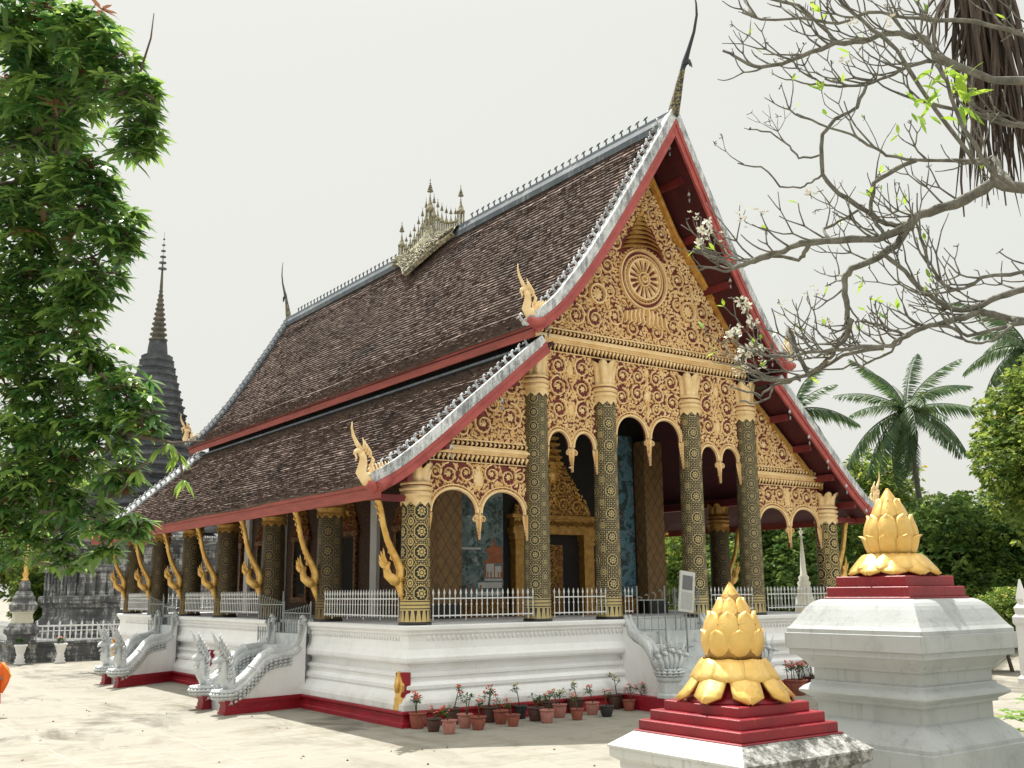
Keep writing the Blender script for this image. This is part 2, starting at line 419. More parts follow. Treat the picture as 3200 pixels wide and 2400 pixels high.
def pillarmat():
    m = MT('brown_gilt_pillar'); x, y, z = m.xyz()
    a = (((x+y)/.36).fr()-.5).ab(); b = ((z/.55).fr()-.5).ab(); d = a+b
    l = (d-.5).ab().lt(.05)
    c = m.mix(m.noise(5, 5).step(.35, .7), (.20,.115,.045), (.30,.18,.07)); c = m.mix(l*.7, c, (.06,.035,.02)); m.col(c).set(.6, .15); return m.m
M_pillar = pillarmat()
def mural(name, blue):
    m = MT(name); n = m.noise(1.6, 6, .7, None, 'Object', 1.2); n2 = m.noise(5, 5, .7); x, y, z = m.xyz()
    if blue:
        c = m.mix(n.step(.4, .6), (.09,.22,.30), (.26,.50,.62)); c = m.mix(n2.step(.52, .62), c, (.02,.05,.06)); c = m.mix(m.noise(9, 3).step(.62, .68), c, (.45,.18,.12))
        c = m.mix((z.gt(2.9))*(n.step(.45, .55)), c, (.03,.06,.07))
    else:
        c = m.mix(n.step(.42, .6), (.05,.11,.125), (.20,.27,.27)); c = m.mix(n2.step(.5, .6), c, (.03,.045,.03)); c = m.mix(m.noise(2.2, 5, .7).step(.58, .66), c, (.30,.36,.38))
    m.col(c).set(.6); return m.m
M_mural1 = mural('painted_mural_landscape', False); M_mural2 = mural('painted_mural_blue', True)
M_pw = simple('mural_white_paint', (.58,.58,.55), (.48,.48,.46), 6, .6)
M_po = simple('mural_orange_paint', (.42,.14,.05), (.26,.08,.03), 9, .6)
# ---------------------------------------------------------------- ground
g = MB(); n = 40
g.add([(-600,-400,0),(800,-400,0),(800,900,0),(-600,900,0)], [(0,1,2,3)])
tag(g.build('ground', M_ground), kind='structure')

# ================================================================ the temple hall
AX, BX, CX = 1.77, 4.36, 8.26            # column lines of the front
YS = [0, 5.1, 9.4, 13.7, 17.6, 21.7, 25.5]   # column lines of the long side
P0 = 2.39; HI = 8.74; KI = 10.02; HO = 5.47; KO = 6.5
hall = empty('temple_hall', (0,0,0), 'temple hall with sweeping two tier brown tiled roof and gilded carved front gable', 'temple')

UP = [(0,17.80),(.45,17.02),(1.45,15.40),(2.4,13.92),(3.3,12.60),(4.2,11.45),(4.75,10.90),(5.34,10.44)]
LO = [(4.62,10.15),(5.3,9.58),(5.9,9.06),(7.1,8.03),(8.2,7.07),(9.2,6.28),(9.94,5.84)]
def resample(pl, ds):
    out = [pl[0]]; acc = 0
    L = [0]
    for a, b in zip(pl, pl[1:]): L.append(L[-1]+math.hypot(b[0]-a[0], b[1]-a[1]))
    n = max(2, int(round(L[-1]/ds))); res = []
    # smooth (catmull-rom) evaluation
    def ev(t):
        i = 0
        while i < len(L)-2 and L[i+1] < t: i += 1
        u = (t-L[i])/(L[i+1]-L[i]); p1 = pl[i]; p2 = pl[i+1]
        p0 = pl[i-1] if i else (2*p1[0]-p2[0], 2*p1[1]-p2[1]); p3 = pl[i+2] if i+2 < len(pl) else (2*p2[0]-p1[0], 2*p2[1]-p1[1])
        r = []
        for k in (0, 1):
            a_, b_, c_, d_ = p0[k], p1[k], p2[k], p3[k]
            r.append(.5*(2*b_+(c_-a_)*u+(2*a_-5*b_+4*c_-d_)*u*u+(3*b_-a_-3*c_+d_)*u**3))
        return tuple(r)
    return [ev(L[-1]*i/n) for i in range(n+1)]
def normals(pl):
    out = []
    for i in range(len(pl)):
        a = pl[max(i-1, 0)]; b = pl[min(i+1, len(pl)-1)]; dx, dz = b[0]-a[0], b[1]-a[1]; l = math.hypot(dx, dz)
        out.append((-dz/l*1.0, dx/l) if False else (abs(dz)/l, abs(dx)/l))
    return out
def zroof(x):
    x = abs(x)
    pl = UP if x < 4.62 else LO
    for a, b in zip(pl, pl[1:]):
        if a[0] <= x <= b[0]: return a[1]+(b[1]-a[1])*(x-a[0])/(b[0]-a[0])
    return pl[-1][1]
def tile_slope(name, pl, y0, y1, side, sag=0):
    R = random.Random(side*3+len(pl)); mb = MB(); att = []
    pts = resample(pl, .168); nn = normals(pts); ny = int((y1-y0)/.21); dy = (y1-y0)/ny
    vs = []; fs = []
    def P(x, z, y): return (side*x, y, z-sag*sin(pi*(y-y0)/(y1-y0))+.03*sin(y*.9+x)*.6)
    for i in range(len(pts)-1):
        (xa, za), (xb, zb) = pts[i], pts[i+1]; na, nb = nn[i], nn[i+1]; off = .5*dy*(i % 2)
        for j in range(ny):
            ya = y0+j*dy-(off if j else 0); yb = y0+(j+1)*dy-(off if j < ny-1 else 0)
            e = R.uniform(-.016, .022); h = .064+R.uniform(-.012, .016); tl = R.uniform(-.008, .008)
            xe = xb+(xb-xa)*e*4; ze = zb+(zb-za)*e*4; b0 = len(vs)
            vs += [P(xa+na[0]*.006, za+na[1]*.006, ya), P(xa+na[0]*.006, za+na[1]*.006, yb),
                   P(xe+nb[0]*(h+tl), ze+nb[1]*(h+tl), yb-.006), P(xe+nb[0]*(h-tl), ze+nb[1]*(h-tl), ya+.006),
                   P(xe, ze, yb), P(xe, ze, ya)]
            t = R.random(); fs += [(b0, b0+1, b0+2, b0+3), (b0+3, b0+2, b0+4, b0+5)]; att += [t, t*.25]
    mb.add(vs, fs); mb.att = att
    return warp(mb)
def prow(p):
    """the gable ends lean forward towards the ridge"""
    x, y, z = p; ax = abs(x)
    f = .45*(1-ax/5.2) if ax < 5.2 and z > 10 else -.32*max(0, (ax-4.7)/5.2)
    if y < 13.4: k = min(1, max(0, (13.4-y)/14.7)); return (x, y-f*k, z)
    k = min(1, max(0, (y-13.4)/14.7)); return (x, y+f*k, z)
def warp(mb): mb.v = [prow(p) for p in mb.v]; return mb
def sweep(mb, pl, sec, side, flat_end=True):
    """section (y, h) swept down the roof curve; h along the normal"""
    nn = normals(pl); m = len(sec); vs = []
    for (x, z), (nx, nz) in zip(pl, nn):
        for (y, h) in sec: vs.append((side*(x+nx*h), y, z+nz*h) if x > .02 else (0, y, z+h/max(nz, .3)))
    fs = [(i*m+k, i*m+(k+1) % m, (i+1)*m+(k+1) % m, (i+1)*m+k) for i in range(len(pl)-1) for k in range(m)]
    fs += [tuple(range(m)), tuple((len(pl)-1)*m+k for k in range(m))]
    mb.add(vs, fs)
YF, YB = -1.3, 28.1
YF2, YB2 = -1.15, 27.0
upper = None
for side in (-1, 1):
    r = tile_slope('upper_roof', UP, YF+.3, YB-.3, side, .05).build('upper_roof', M_tile, hall, fix=False)
    r2 = tile_slope('lower_roof', LO, YF2+.3, YB2-.3, side, .03).build('lower_roof', M_tile, hall, fix=False)
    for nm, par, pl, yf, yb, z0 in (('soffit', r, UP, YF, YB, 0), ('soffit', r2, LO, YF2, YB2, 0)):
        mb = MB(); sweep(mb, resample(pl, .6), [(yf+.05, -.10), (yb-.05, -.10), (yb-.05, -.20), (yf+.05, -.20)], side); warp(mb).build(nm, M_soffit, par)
    # eave boards
    mb = MB(); x = 5.2; mb.box(*sorted((side*x, side*(x+.06))), YF+.1, YB-.1, 10.10, 10.46)
    mb.box(*sorted((side*(x+.06), side*(x+.1))), YF+.1, YB-.1, 10.37, 10.48); mb.build('eave_board', M_fascia, r)
    mb = MB(); x = 9.84; mb.box(*sorted((side*x, side*(x+.06))), YF2+.1, YB2-.1, 5.46, 5.84)
    mb.box(*sorted((side*(x+.06), side*(x+.09))), YF2+.1, YB2-.1, 5.74, 5.86); mb.build('eave_board', M_fascia, r2)
    mb = MB(); mb.box(*sorted((side*4.62, side*4.72)), YF2+.3, YB2-.3, 9.75, 10.3); mb.build('flashing', M_black, r2)
    mb = MB(); mb.box(*sorted((side*4.95, side*5.2)), YF2+.3, YB2-.3, 9.86, 9.93); mb.build('mortar_line', M_ridge, r2)
    for par, pl, fronts in ((r, UP, ((YF, 1), (YB, -1))), (r2, LO, ((YF2, 1), (YB2, -1)))):
        pr_ = resample(pl, .25)
        if pl is LO: pr_ = [p for p in pr_ if p[0] > 4.75]
        for yf, d in fronts:
            mb = MB(); sweep(mb, pr_, [(yf, -.29), (yf+d*.08, -.29), (yf+d*.08, -.01), (yf, -.01)], side)
            sweep(mb, pr_, [(yf-d*.035, -.10), (yf, -.10), (yf, .03), (yf-d*.035, .03)], side)
            if side > 0: mb.v = [(x, y+d*.004, z) for x, y, z in mb.v]
            b_ = warp(mb).build('bargeboard', M_board, par)
            mb = MB(); sweep(mb, pr_, [(yf-d*.05, .0), (yf+d*.42, .0), (yf+d*.42, .12), (yf+d*.32, .19), (yf+d*.12, .21), (yf+d*.06, .25), (yf-d*.05, .25)], side)
            if side > 0: mb.v = [(x, y+d*.004, z) for x, y, z in mb.v]
            c_ = warp(mb).build('white_capping', M_cap if d > 0 or pl is LO else M_ridge, b_)
            # curled crest along the capping
            mb = MB(); pc = resample(pr_, .30); nn = normals(pc)
            for i in range(1, len(pc)):
                (x, z), (nx, nz) = pc[i], nn[i]; tx, tz = nz, -nx
                q = []
                for (a, b, w_) in ((0,.18,.055),(.0,.28,.042),(-.04,.35,.032),(-.11,.37,.022),(-.13,.31,.018)):
                    q.append((Vector((side*(x+nx*b+tx*a), yf+d*.34, z+nz*b+tz*a)), w_))
                mb.tube([p for p, _ in q], [w2 for _, w2 in q], 5)
                q = [Vector((side*(x+nx*b+tx*a), yf+d*.34, z+nz*b+tz*a)) for a, b in ((0,.26),(.08,.33),(.13,.30))]
                mb.tube(q, [.035,.028,.015], 4)
            warp(mb).build('cresting', M_cap, b_, fix=False)
# ridge
mb = MB(); mb.extr([(-.27,17.50),(.27,17.50),(.22,17.72),(.13,17.94),(.11,18.06),(-.11,18.06),(-.13,17.94),(-.26,17.72)], YF+.1, YB-.1, 1)
mb.v = [(x, y, z) for x, y, z in mb.v]
ridge = warp(mb).build('ridge_cap', M_ridge, hall)
mb = MB(); y = YF+.9
while y < YB-.6:
    if not 10.4 < y < 16.3:
        mb.tube([(0,y,18.02),(0,y-.02,18.2),(0,y+.03,18.3),(0,y-.09,18.34)], [.035,.03,.045,.02], 5)
        mb.tube([(0,y+.03,18.3),(0,y+.12,18.27)], [.03,.012], 4)
    y += .40
mb.build('cresting', M_ridge, ridge, fix=False)
# chofa finials
def chofa(y0, d, org):
    mb = MB()
    pts = [(0,.55*d,-.25),(0,.25*d,-.05),(0,0,.12),(0,-.18*d,.6),(0,-.34*d,1.05),(0,-.50*d,1.45),(0,-.60*d,1.62),(0,-.78*d,1.95),(0,-1.05*d,2.45),(0,-1.2*d,2.95),(0,-1.2*d,3.35),(0,-1.13*d,3.72)]
    mb.tube(pts, [.16,.20,.24,.19,.14,.10,.12,.085,.06,.05,.035,.02], 8, flat=.6)
    mb.tube([(0,-.55*d,1.55),(0,-.78*d,1.58),(0,-.84*d,1.42),(0,-.90*d,1.32)], [.08,.07,.05,.015], 6)
    return mb.build('chofa_finial', M_chofa, ridge, org=org)
mm = MT('tarnished_dark_finial'); mm.col(mm.mix(mm.noise(14, 3, .6).step(.5, .56)*mm.xyz()[2].lt(1.4), (.035,.042,.05), (.30,.24,.10))).set(.6, .2); M_chofa = mm.m
chofa(YF, 1, (0, YF-.38, 17.85)); chofa(YB, -1, (0, YB+.38, 17.85))
# the crest of little spires in the middle of the ridge
mm = MT('aged_gilt_stucco'); mm.col(mm.mix(mm.noise(7, 5, .7).step(.44, .58), (.13,.13,.11), (.50,.45,.28))).set(.7, .1); mm.bump(mm.noise(10, 4), .8, .05); M_crest = mm.m
mb = MB()
YC = 13.35
def saddle(t): return 18.02+.80*abs(1-abs(t))**2.6      # t = -1..1 along the ridge
sec = []
N = 26
for i in range(N):
    t0 = -1+2*i/N; t1 = -1+2*(i+1)/N; ya, yb = YC+t0*2.6, YC+t1*2.6
    dr0, dr1 = .12+1.25*(1-abs(t0))**1.5, .12+1.25*(1-abs(t1))**1.5
    for s_ in (-1, 1):
        def xs(z): 
            return .16+max(0, (17.9-z))*.70
        v = []
        for y, t, dr in ((ya, t0, dr0), (yb, t1, dr1)):
            zt = saddle(t); zl = 17.75-dr
            v += [(s_*.10, y, zt), (s_*.30, y, 17.95), (s_*xs(zl)+s_*.12, y, zl), (s_*xs(zl)-s_*.05, y, zl-.08)]
        mb.add(v, [(0,4,5,1), (1,5,6,2), (2,6,7,3)])
    mb.add([(-.10,ya,saddle(t0)),(.10,ya,saddle(t0)),(.10,yb,saddle(t1)),(-.10,yb,saddle(t1))], [(0,1,2,3)])
R = random.Random(5)
for i in range(420):
    t = R.uniform(-.97, .97); y = YC+t*2.6; s_ = -1; dr = .12+1.25*(1-abs(t))**1.5; f = R.random(); z = 17.9-dr*f
    x = s_*(.30+(17.95-z)*.72); a = R.uniform(0, 6.28); l = R.uniform(.1, .2)
    mb.tube([(x, y, z), (x-.07, y+cos(a)*l*.5, z+sin(a)*l*.4), (x-.03, y+cos(a)*l, z+sin(a)*l*.8)], [.03,.035,.008], 4)
crest = mb.build('ridge_crown', M_crest, hall)
def spire(h, w_):
    mb = MB()
    for sx in (-1, 1):
        for sy in (-1, 1): mb.bar((sx*w_*.6, sy*w_*.6, 0), (sx*w_*.6, sy*w_*.6, .34*h), w_*.35)
    mb.lathe([(w_*1.2,.33*h),(w_*1.25,.37*h),(w_*.8,.40*h),(w_*.75,.44*h),(w_*.45,.50*h),(w_*.2,.60*h),(w_*.1,.66*h),(w_*.1,.70*h)], n=8)
    for k, q in enumerate((.72,.76,.80,.84,.88)): mb.lathe([(.01,q*h),(w_*(.85-.15*k),q*h),(w_*(.75-.15*k),q*h+.02*h),(.01,q*h+.022*h)], n=8)
    mb.lathe([(.012,.62*h),(.012,.92*h),(.03,.94*h),(.004,h)], n=5)
    return mb
sp_big = spire(2.3, .17).build('crown_spire', M_crest, crest, org=(0, YC, saddle(0)-.1))
for t, h in ((-.96, 1.0), (.96, .95)): inst(sp_big, crest, at=(0, YC+t*2.6, saddle(t)-.03), sc_=(.85,.85,.82*h))
for t in (-.8,-.66,-.52,-.38,-.25,-.13,.13,.25,.38,.52,.66,.8):
    hh = .40+.42*(1-abs(t))**1.6; inst(sp_big, crest, at=(0, YC+t*2.6, saddle(t)-.04), sc_=(.55,.55,hh))
# small beasts beside it
# golden serpent finials on the roof corners
def serpent():
    mb = MB()
    mb.tube([(.45,0,-.02),(.15,0,.0),(-.12,0,.06),(-.26,0,.22),(-.20,0,.42),(-.20,0,.58),(-.26,0,.72)], [.10,.17,.18,.15,.12,.10,.09], 8, flat=.7)
    mb.tube([(-.26,0,.70),(-.34,0,.76),(-.42,0,.72),(-.46,0,.64)], [.09,.075,.05,.02], 6, flat=.7)
    mb.tube([(-.42,0,.66),(-.38,0,.56),(-.42,0,.48)], [.03,.025,.01], 5)
    mb.tube([(-.26,0,.76),(-.38,0,.92),(-.48,0,1.10),(-.53,0,1.30),(-.52,0,1.45)], [.07,.06,.045,.03,.008], 6, flat=.6)
    for k in range(4):
        x = -.20+.09*k*.7; mb.tube([(x,0,.78-.06*k),(x+.02,0,.95-.07*k),(x-.03,0,1.08-.08*k)], [.05,.035,.008], 5, flat=.5)
    for k in range(6):
        x = -.02+.09*k; z = .14+.02*k
        for yy in (-.07,.07): mb.tube([(x,yy,z-.05),(x+.08,yy*1.2,z+.16),(x+.02,yy*1.1,z+.30)], [.06,.045,.01], 5, flat=.5)
    mb.tube([(.02,0,.38),(.08,0,.55),(.0,0,.66)], [.06,.045,.012], 5); return mb
for side in (-1, 1):
    for (x, z), ys in (((9.98,5.88), (YF2+.42, YB2-.42)), ((5.25,10.66), (YF+.1, YB-.1))):
        for y in ys:
            if side == -1 and x > 9 and y < 0: s0 = serpent().build('serpent_finial', M_goldbright, hall, org=(-x, y, z)); continue
            pend = (x, y, z, side)
            if 's0' in globals(): inst(s0, hall, at=(side*x, y, z), sc_=(-side, 1, 1))
mb = MB()
for side in (-1, 1):
    mb.tube([(side*5.0,YF,10.55),(side*5.3,YF,10.45),(side*5.5,YF,10.55)], [.14,.15,.10], 6)
    mb.tube([(side*9.5,YF2+.3,5.95),(side*9.85,YF2+.32,5.72),(side*10.1,YF2+.33,5.80)], [.14,.17,.11], 6)
mb.build('corner_scroll', M_board, hall)
# purlins under the gable overhang
for side in (-1, 1):
    for x in (.75, 1.75, 2.75, 3.7, 4.5, 5.6, 6.7, 7.8, 8.9):
        z = zroof(x)-.42; mb = MB(); mb.box(side*x-.07, side*x+.07, (-1.2 if x < 4 else -.80), -.02, z-.15, z+.07); mb.build('purlin', M_beam, hall)
for side in (-1, 1):
    mb = MB(); mb.box(*sorted((side*7.9, side*9.8)), -.12, .12, 5.5, 5.66); mb.build('tie_beam', M_beam, hall)
# ---------------------------------------------------------------- podium
PPROF = [(.70,.38),(.70,.52),(.66,.60),(.50,.78),(.47,.82),(.52,.86),(.52,.94),(.46,1.0),(.41,1.02),(.41,1.12),(.46,1.15),(.46,1.22),(.33,1.27),(.30,1.36),(.34,1.42),(.50,1.465),(.52,1.47),(.54,1.52),(.54,1.60),(.50,1.66),(.43,1.80),(.40,2.0),(.41,2.12),(.47,2.18),(.47,2.22),(.53,2.28),(.53,2.36),(.49,2.39)]
RPROF = [(.79,0),(.79,.10),(.74,.13),(.74,.18),(.70,.20),(.70,.27),(.76,.31),(.76,.36),(.72,.38)]
XL, XR, Y0, Y1 = -CX, CX, 0.0, 25.5
def moulding_run(mb, prof, a, b, out, ea, eb):
    """mouldings along a straight run a->b, 'out' = outward unit vector; ea/eb: mitre (1) or square cut (0) ends"""
    a = Vector((a[0], a[1], 0)); b = Vector((b[0], b[1], 0)); d = (b-a).normalized(); o = Vector((out[0], out[1], 0)); vs = []
    for q, z in prof:
        vs.append(a-d*q*ea+o*q+Vector((0,0,z))); vs.append(b+d*q*eb+o*q+Vector((0,0,z)))
    m = len(prof); fs = [(2*i, 2*i+1, 2*i+3, 2*i+2) for i in range(m-1)]
    # end caps back to the run line
    for e, k in ((ea, 0), (eb, 1)):
        if not e:
            p = a if k == 0 else b; i0 = len(vs); vs.append(p+Vector((0,0,prof[0][1]))); vs.append(p+Vector((0,0,prof[-1][1])))
            fs.append(tuple([2*i+k for i in range(m)]+[i0+1, i0]))
    mb.add(vs, fs)
S1 = (5.45, 8.6); S2 = (17.9, 20.9); FS = 1.32
def runs():
    yield (XL, Y0), (-FS, Y0), (0,-1), 1, 0
    yield (FS, Y0), (XR, Y0), (0,-1), 0, 1
    yield (XL, S1[0]), (XL, Y0), (-1,0), 0, 1
    yield (XL, S2[0]), (XL, S1[1]), (-1,0), 0, 0
    yield (XL, Y1), (XL, S2[1]), (-1,0), 1, 0
    yield (XR, Y0), (XR, Y1), (1,0), 1, 1
    yield (XR, Y1), (XL, Y1), (0,1), 1, 1
mb = MB()
for a, b, o, ea, eb in runs(): moulding_run(mb, PPROF, a, b, o, ea, eb)
mb.box(XL+.25, XR+.02, Y0-.02, Y1+.02, .0, 1.9)
podium = mb.build('podium', M_white, hall)
mb = MB()
for a, b, o, ea, eb in runs(): moulding_run(mb, RPROF, a, b, o, ea, eb)
mb.build('plinth', M_red, podium)
# petal band pressed into the plaster
mb = MB(); x = -8.1
while x < 8.1:
    if abs(x) > FS+.1: mb.tube([(x,-.41,2.15),(x,-.425,2.08),(x,-.42,2.0)], [.02,.042,.012], 5, flat=1)
    x += .145
y = .1
while y < 25:
    if not (S1[0]-.1 < y < S1[1]+.1 or S2[0]-.1 < y < S2[1]+.1): mb.tube([(-8.67,y,2.15),(-8.685,y,2.08),(-8.68,y,2.0)], [.02,.042,.012], 5)
    y += .145
mb.build('petal_band', M_white, podium, fix=False)
# floor slabs
mb = MB(); mb.box(XL+.16, XR+.48, Y0+.9, Y1+.48, 2.30, 2.387)
for ya_, yb_ in ((.9, S1[0]), (S1[1], S2[0]), (S2[1], Y1+.48)): mb.box(XL-.48, XL+.16, ya_, yb_, 2.30, 2.387)
mb.box(XL-.48, -FS, -.48, .9, 2.30, 2.386)
mb.box(FS, XR+.48, -.48, .9, 2.30, 2.386); mb.build('porch_floor', M_white, podium)
# corner ornaments : gold leaf plaque on a red notch
def corner_plaque(org, rz):
    mb = MB(); mb.extr([(-.17,0),(.17,0),(.17,.09),(.13,.13),(.13,.28),(.09,.32),(.09,.36),(.14,.45),(.15,.58),(.09,.76),(0,.92),(-.09,.76),(-.15,.58),(-.14,.45),(-.09,.36),(-.09,.32),(-.13,.28),(-.13,.13),(-.17,.09)], -.04, .04, 0)
    mb.tube([(-.05,0,.42),(-.06,0,.6),(-.04,0,.8)], [.05,.06,.01], 6)
    o = mb.build('corner_plaque', M_gold, podium, org=org); o.rotation_euler = (0, 0, rz)
    mb = MB(); mb.box(.0, .26, -.13, .13, .30, .88); mb.build('red_backing', M_red, o, org=org); return o
cp = corner_plaque((-8.93, -.42, .39), radians(12)); inst(cp, podium, at=(-8.95, 13.5, .39)); inst(cp, podium, at=(-8.95, 25.7, .39))

# ---------------------------------------------------------------- columns
def column(hb, ht, kt, r, matl, cap, name='column'):
    """local origin at the column foot"""
    mb = MB(); H = ht-hb; n = 28; rb, rtp = r*1.02, r*.93
    zs = [0,.10,.101,.14,.16]+[.16+(H-.10)*i/4 for i in range(1, 5)]
    rr = [rb*1.02,rb*1.02,rb*.99,rb*1.01,rb*.985]+[rb+(rtp-rb)*i/4 for i in range(1, 5)]
    for i in range(len(zs)):
        for k in range(n):
            a = 2*pi*k/n; mb.v.append((cos(a)*rr[i], sin(a)*rr[i], zs[i]))
    uvs = []
    for i in range(len(zs)-1):
        for k in range(n):
            k2 = (k+1) % n; mb.f.append((i*n+k, i*n+k2, (i+1)*n+k2, (i+1)*n+k)); mb.sm.append(True); mb.mi.append(0)
            u0, u1 = k/n*2.32, (k+1)/n*2.32; uvs.append([(u0, zs[i]), (u1, zs[i]), (u1, zs[i+1]), (u0, zs[i+1])])
    mb.uv = lambda p, me: uvs[p.index]
    c = mb.build(name, matl, hall, org=(0,0,0), fix=False)
    # capital: hanging scallops, rings and upright lotus petals
    mb = MB(); n = 40; z0 = H; R = r*.95; rings = []
    def ring(rad, z, mr=None, mz=None): rings.append([(cos(2*pi*k/n)*(rad*(1+(mr(k) if mr else 0))), sin(2*pi*k/n)*(rad*(1+(mr(k) if mr else 0))), z+(mz(k) if mz else 0)) for k in range(n)])
    saw = lambda k: abs(((k % 4)/4.)-.5)*2
    ring(R*1.10, z0-.10, None, lambda k: .11*saw(k)); ring(R*1.12, z0+.06); ring(R*1.02, z0+.16)
    for z, q in ((.17,1.12),(.23,1.17),(.27,1.03),(.30,1.03),(.32,1.15),(.38,1.20),(.42,1.01),(.46,1.01),(.48,1.12),(.52,1.13),(.55,.98)): ring(R*q, z0+z)
    K = kt-ht; pet = lambda k: .05*(1-saw(k)) if False else -.07*saw((k*1))
    for t, q in ((.60,.98),(.70,1.0),(.82,1.08),(.92,1.2),(1.0,1.42)):
        ring(R*q, z0+.55+(K-.55)*((t-.6)/.4), lambda k, t=t: -.20*(abs(((k % 5)/5.)-.5)*2)**2, lambda k, t=t: (-.16*(abs(((k % 5)/5.)-.5)*2)**2 if t > .95 else 0))
    ring(R*.8, z0+K-.12)
    vs = [p for rg in rings for p in rg]; fs = [(i*n+k, i*n+(k+1) % n, (i+1)*n+(k+1) % n, (i+1)*n+k) for i in range(len(rings)-1) for k in range(n)]
    mb.add(vs, fs, True); cc = mb.build('capital', cap, c, org=(0,0,0), fix=False)
    mb = MB()
    for q in (.295,.44): mb.lathe([(R*1.055,z0+q),(R*1.07,z0+q+.012),(R*1.055,z0+q+.024)], n=24)
    mb.build('red_ring', M_relief, cc, org=(0,0,0))
    mb = MB(); mb.lathe([(r*1.10,0),(r*1.10,.055),(r*1.02,.06)], n=24); mb.build('foot', M_black, c, org=(0,0,0))
    return c
def place(c, x, y, rz=0): inst(c, hall, at=(x, y, P0), rz=rz)
cA = column(P0, HI, KI, .37, M_st1, M_goldbright); cA.location = (-AX, 0, P0); cA.rotation_euler = (0,0,radians(27)); WP[cA.name] = Vector((-AX,0,P0)); place(cA, AX, 0, radians(22))
cB = column(P0, HI, KI, .37, M_st2, M_goldbright); cB.location = (-BX, 0, P0); WP[cB.name] = Vector((-BX,0,P0)); place(cB, BX, 0, .3)
cC = column(P0, HO, KO, .39, M_st3, M_goldbright); cC.location = (-CX, 0, P0); cC.rotation_euler = (0,0,radians(40)); place(cC, CX, 0, radians(35))
cD = column(P0, HO, KO, .39, M_st4, M_goldshade); cD.location = (-CX, YS[1], P0); cD.rotation_euler = (0,0,radians(10))
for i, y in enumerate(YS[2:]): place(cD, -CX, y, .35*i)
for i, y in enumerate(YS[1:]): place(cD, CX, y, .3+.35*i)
# eave brackets
def bracket():
    mb = MB()
    # foot cone with ruffles
    for k in range(6):
        t = k/5; mb.lathe([(.03+.075*t,-.60+.52*t-.01),(.045+.085*t,-.55+.52*t),(.03+.075*t,-.51+.52*t)], c=(.10-.16*t,0,.0), n=8)
    mb.tube([(.10,0,-.6),(-.06,0,-.06)], [.03,.12], 8)
    pts = [(-.06,0,-.05),(-.20,0,.0),(-.36,0,.12),(-.40,0,.30),(-.33,0,.44)]
    mb.tube(pts, [.13,.14,.12,.09,.05], 8)
    mb.tube([(-.06,0,-.05),(.0,0,.10),(.0,0,.26),(-.08,0,.44),(-.22,0,.68),(-.38,0,.98),(-.50,0,1.35),(-.58,0,1.72),(-.68,0,2.02),(-.80,0,2.14),(-.90,0,2.10),(-.92,0,2.0)], [.12,.12,.115,.105,.095,.085,.08,.08,.09,.10,.075,.04], 8)
    for k in range(7):
        a = 2.0+k*.18; l = .52-.05*k
        p0 = Vector((-.36,0,.30)); p1 = p0+Vector((cos(a)*l*.6,.02*(k % 3-1),sin(a)*l*.6)); p2 = p1+Vector((cos(a-.35)*l*.4,0,sin(a-.35)*l*.4))
        mb.tube([p0, p1, p2], [.06,.045,.008], 5)
    for k in range(9):
        t = k/8; z = .5+1.3*t; x = -.14-.44*t; mb.tube([(x-.09,0,z),(x-.15,0,z+.02),(x-.15,0,z+.12)], [.035,.03,.006], 4)
    return mb
br = bracket().build('eave_bracket', M_gold, hall, org=(-CX-.44, 0, 3.52))
for i, y in enumerate(YS):
    if i: inst(br, hall, at=(-CX-.44, y, 3.52))
    inst(br, hall, at=(CX+.44, y, 3.52), sc_=(-1,1,1))
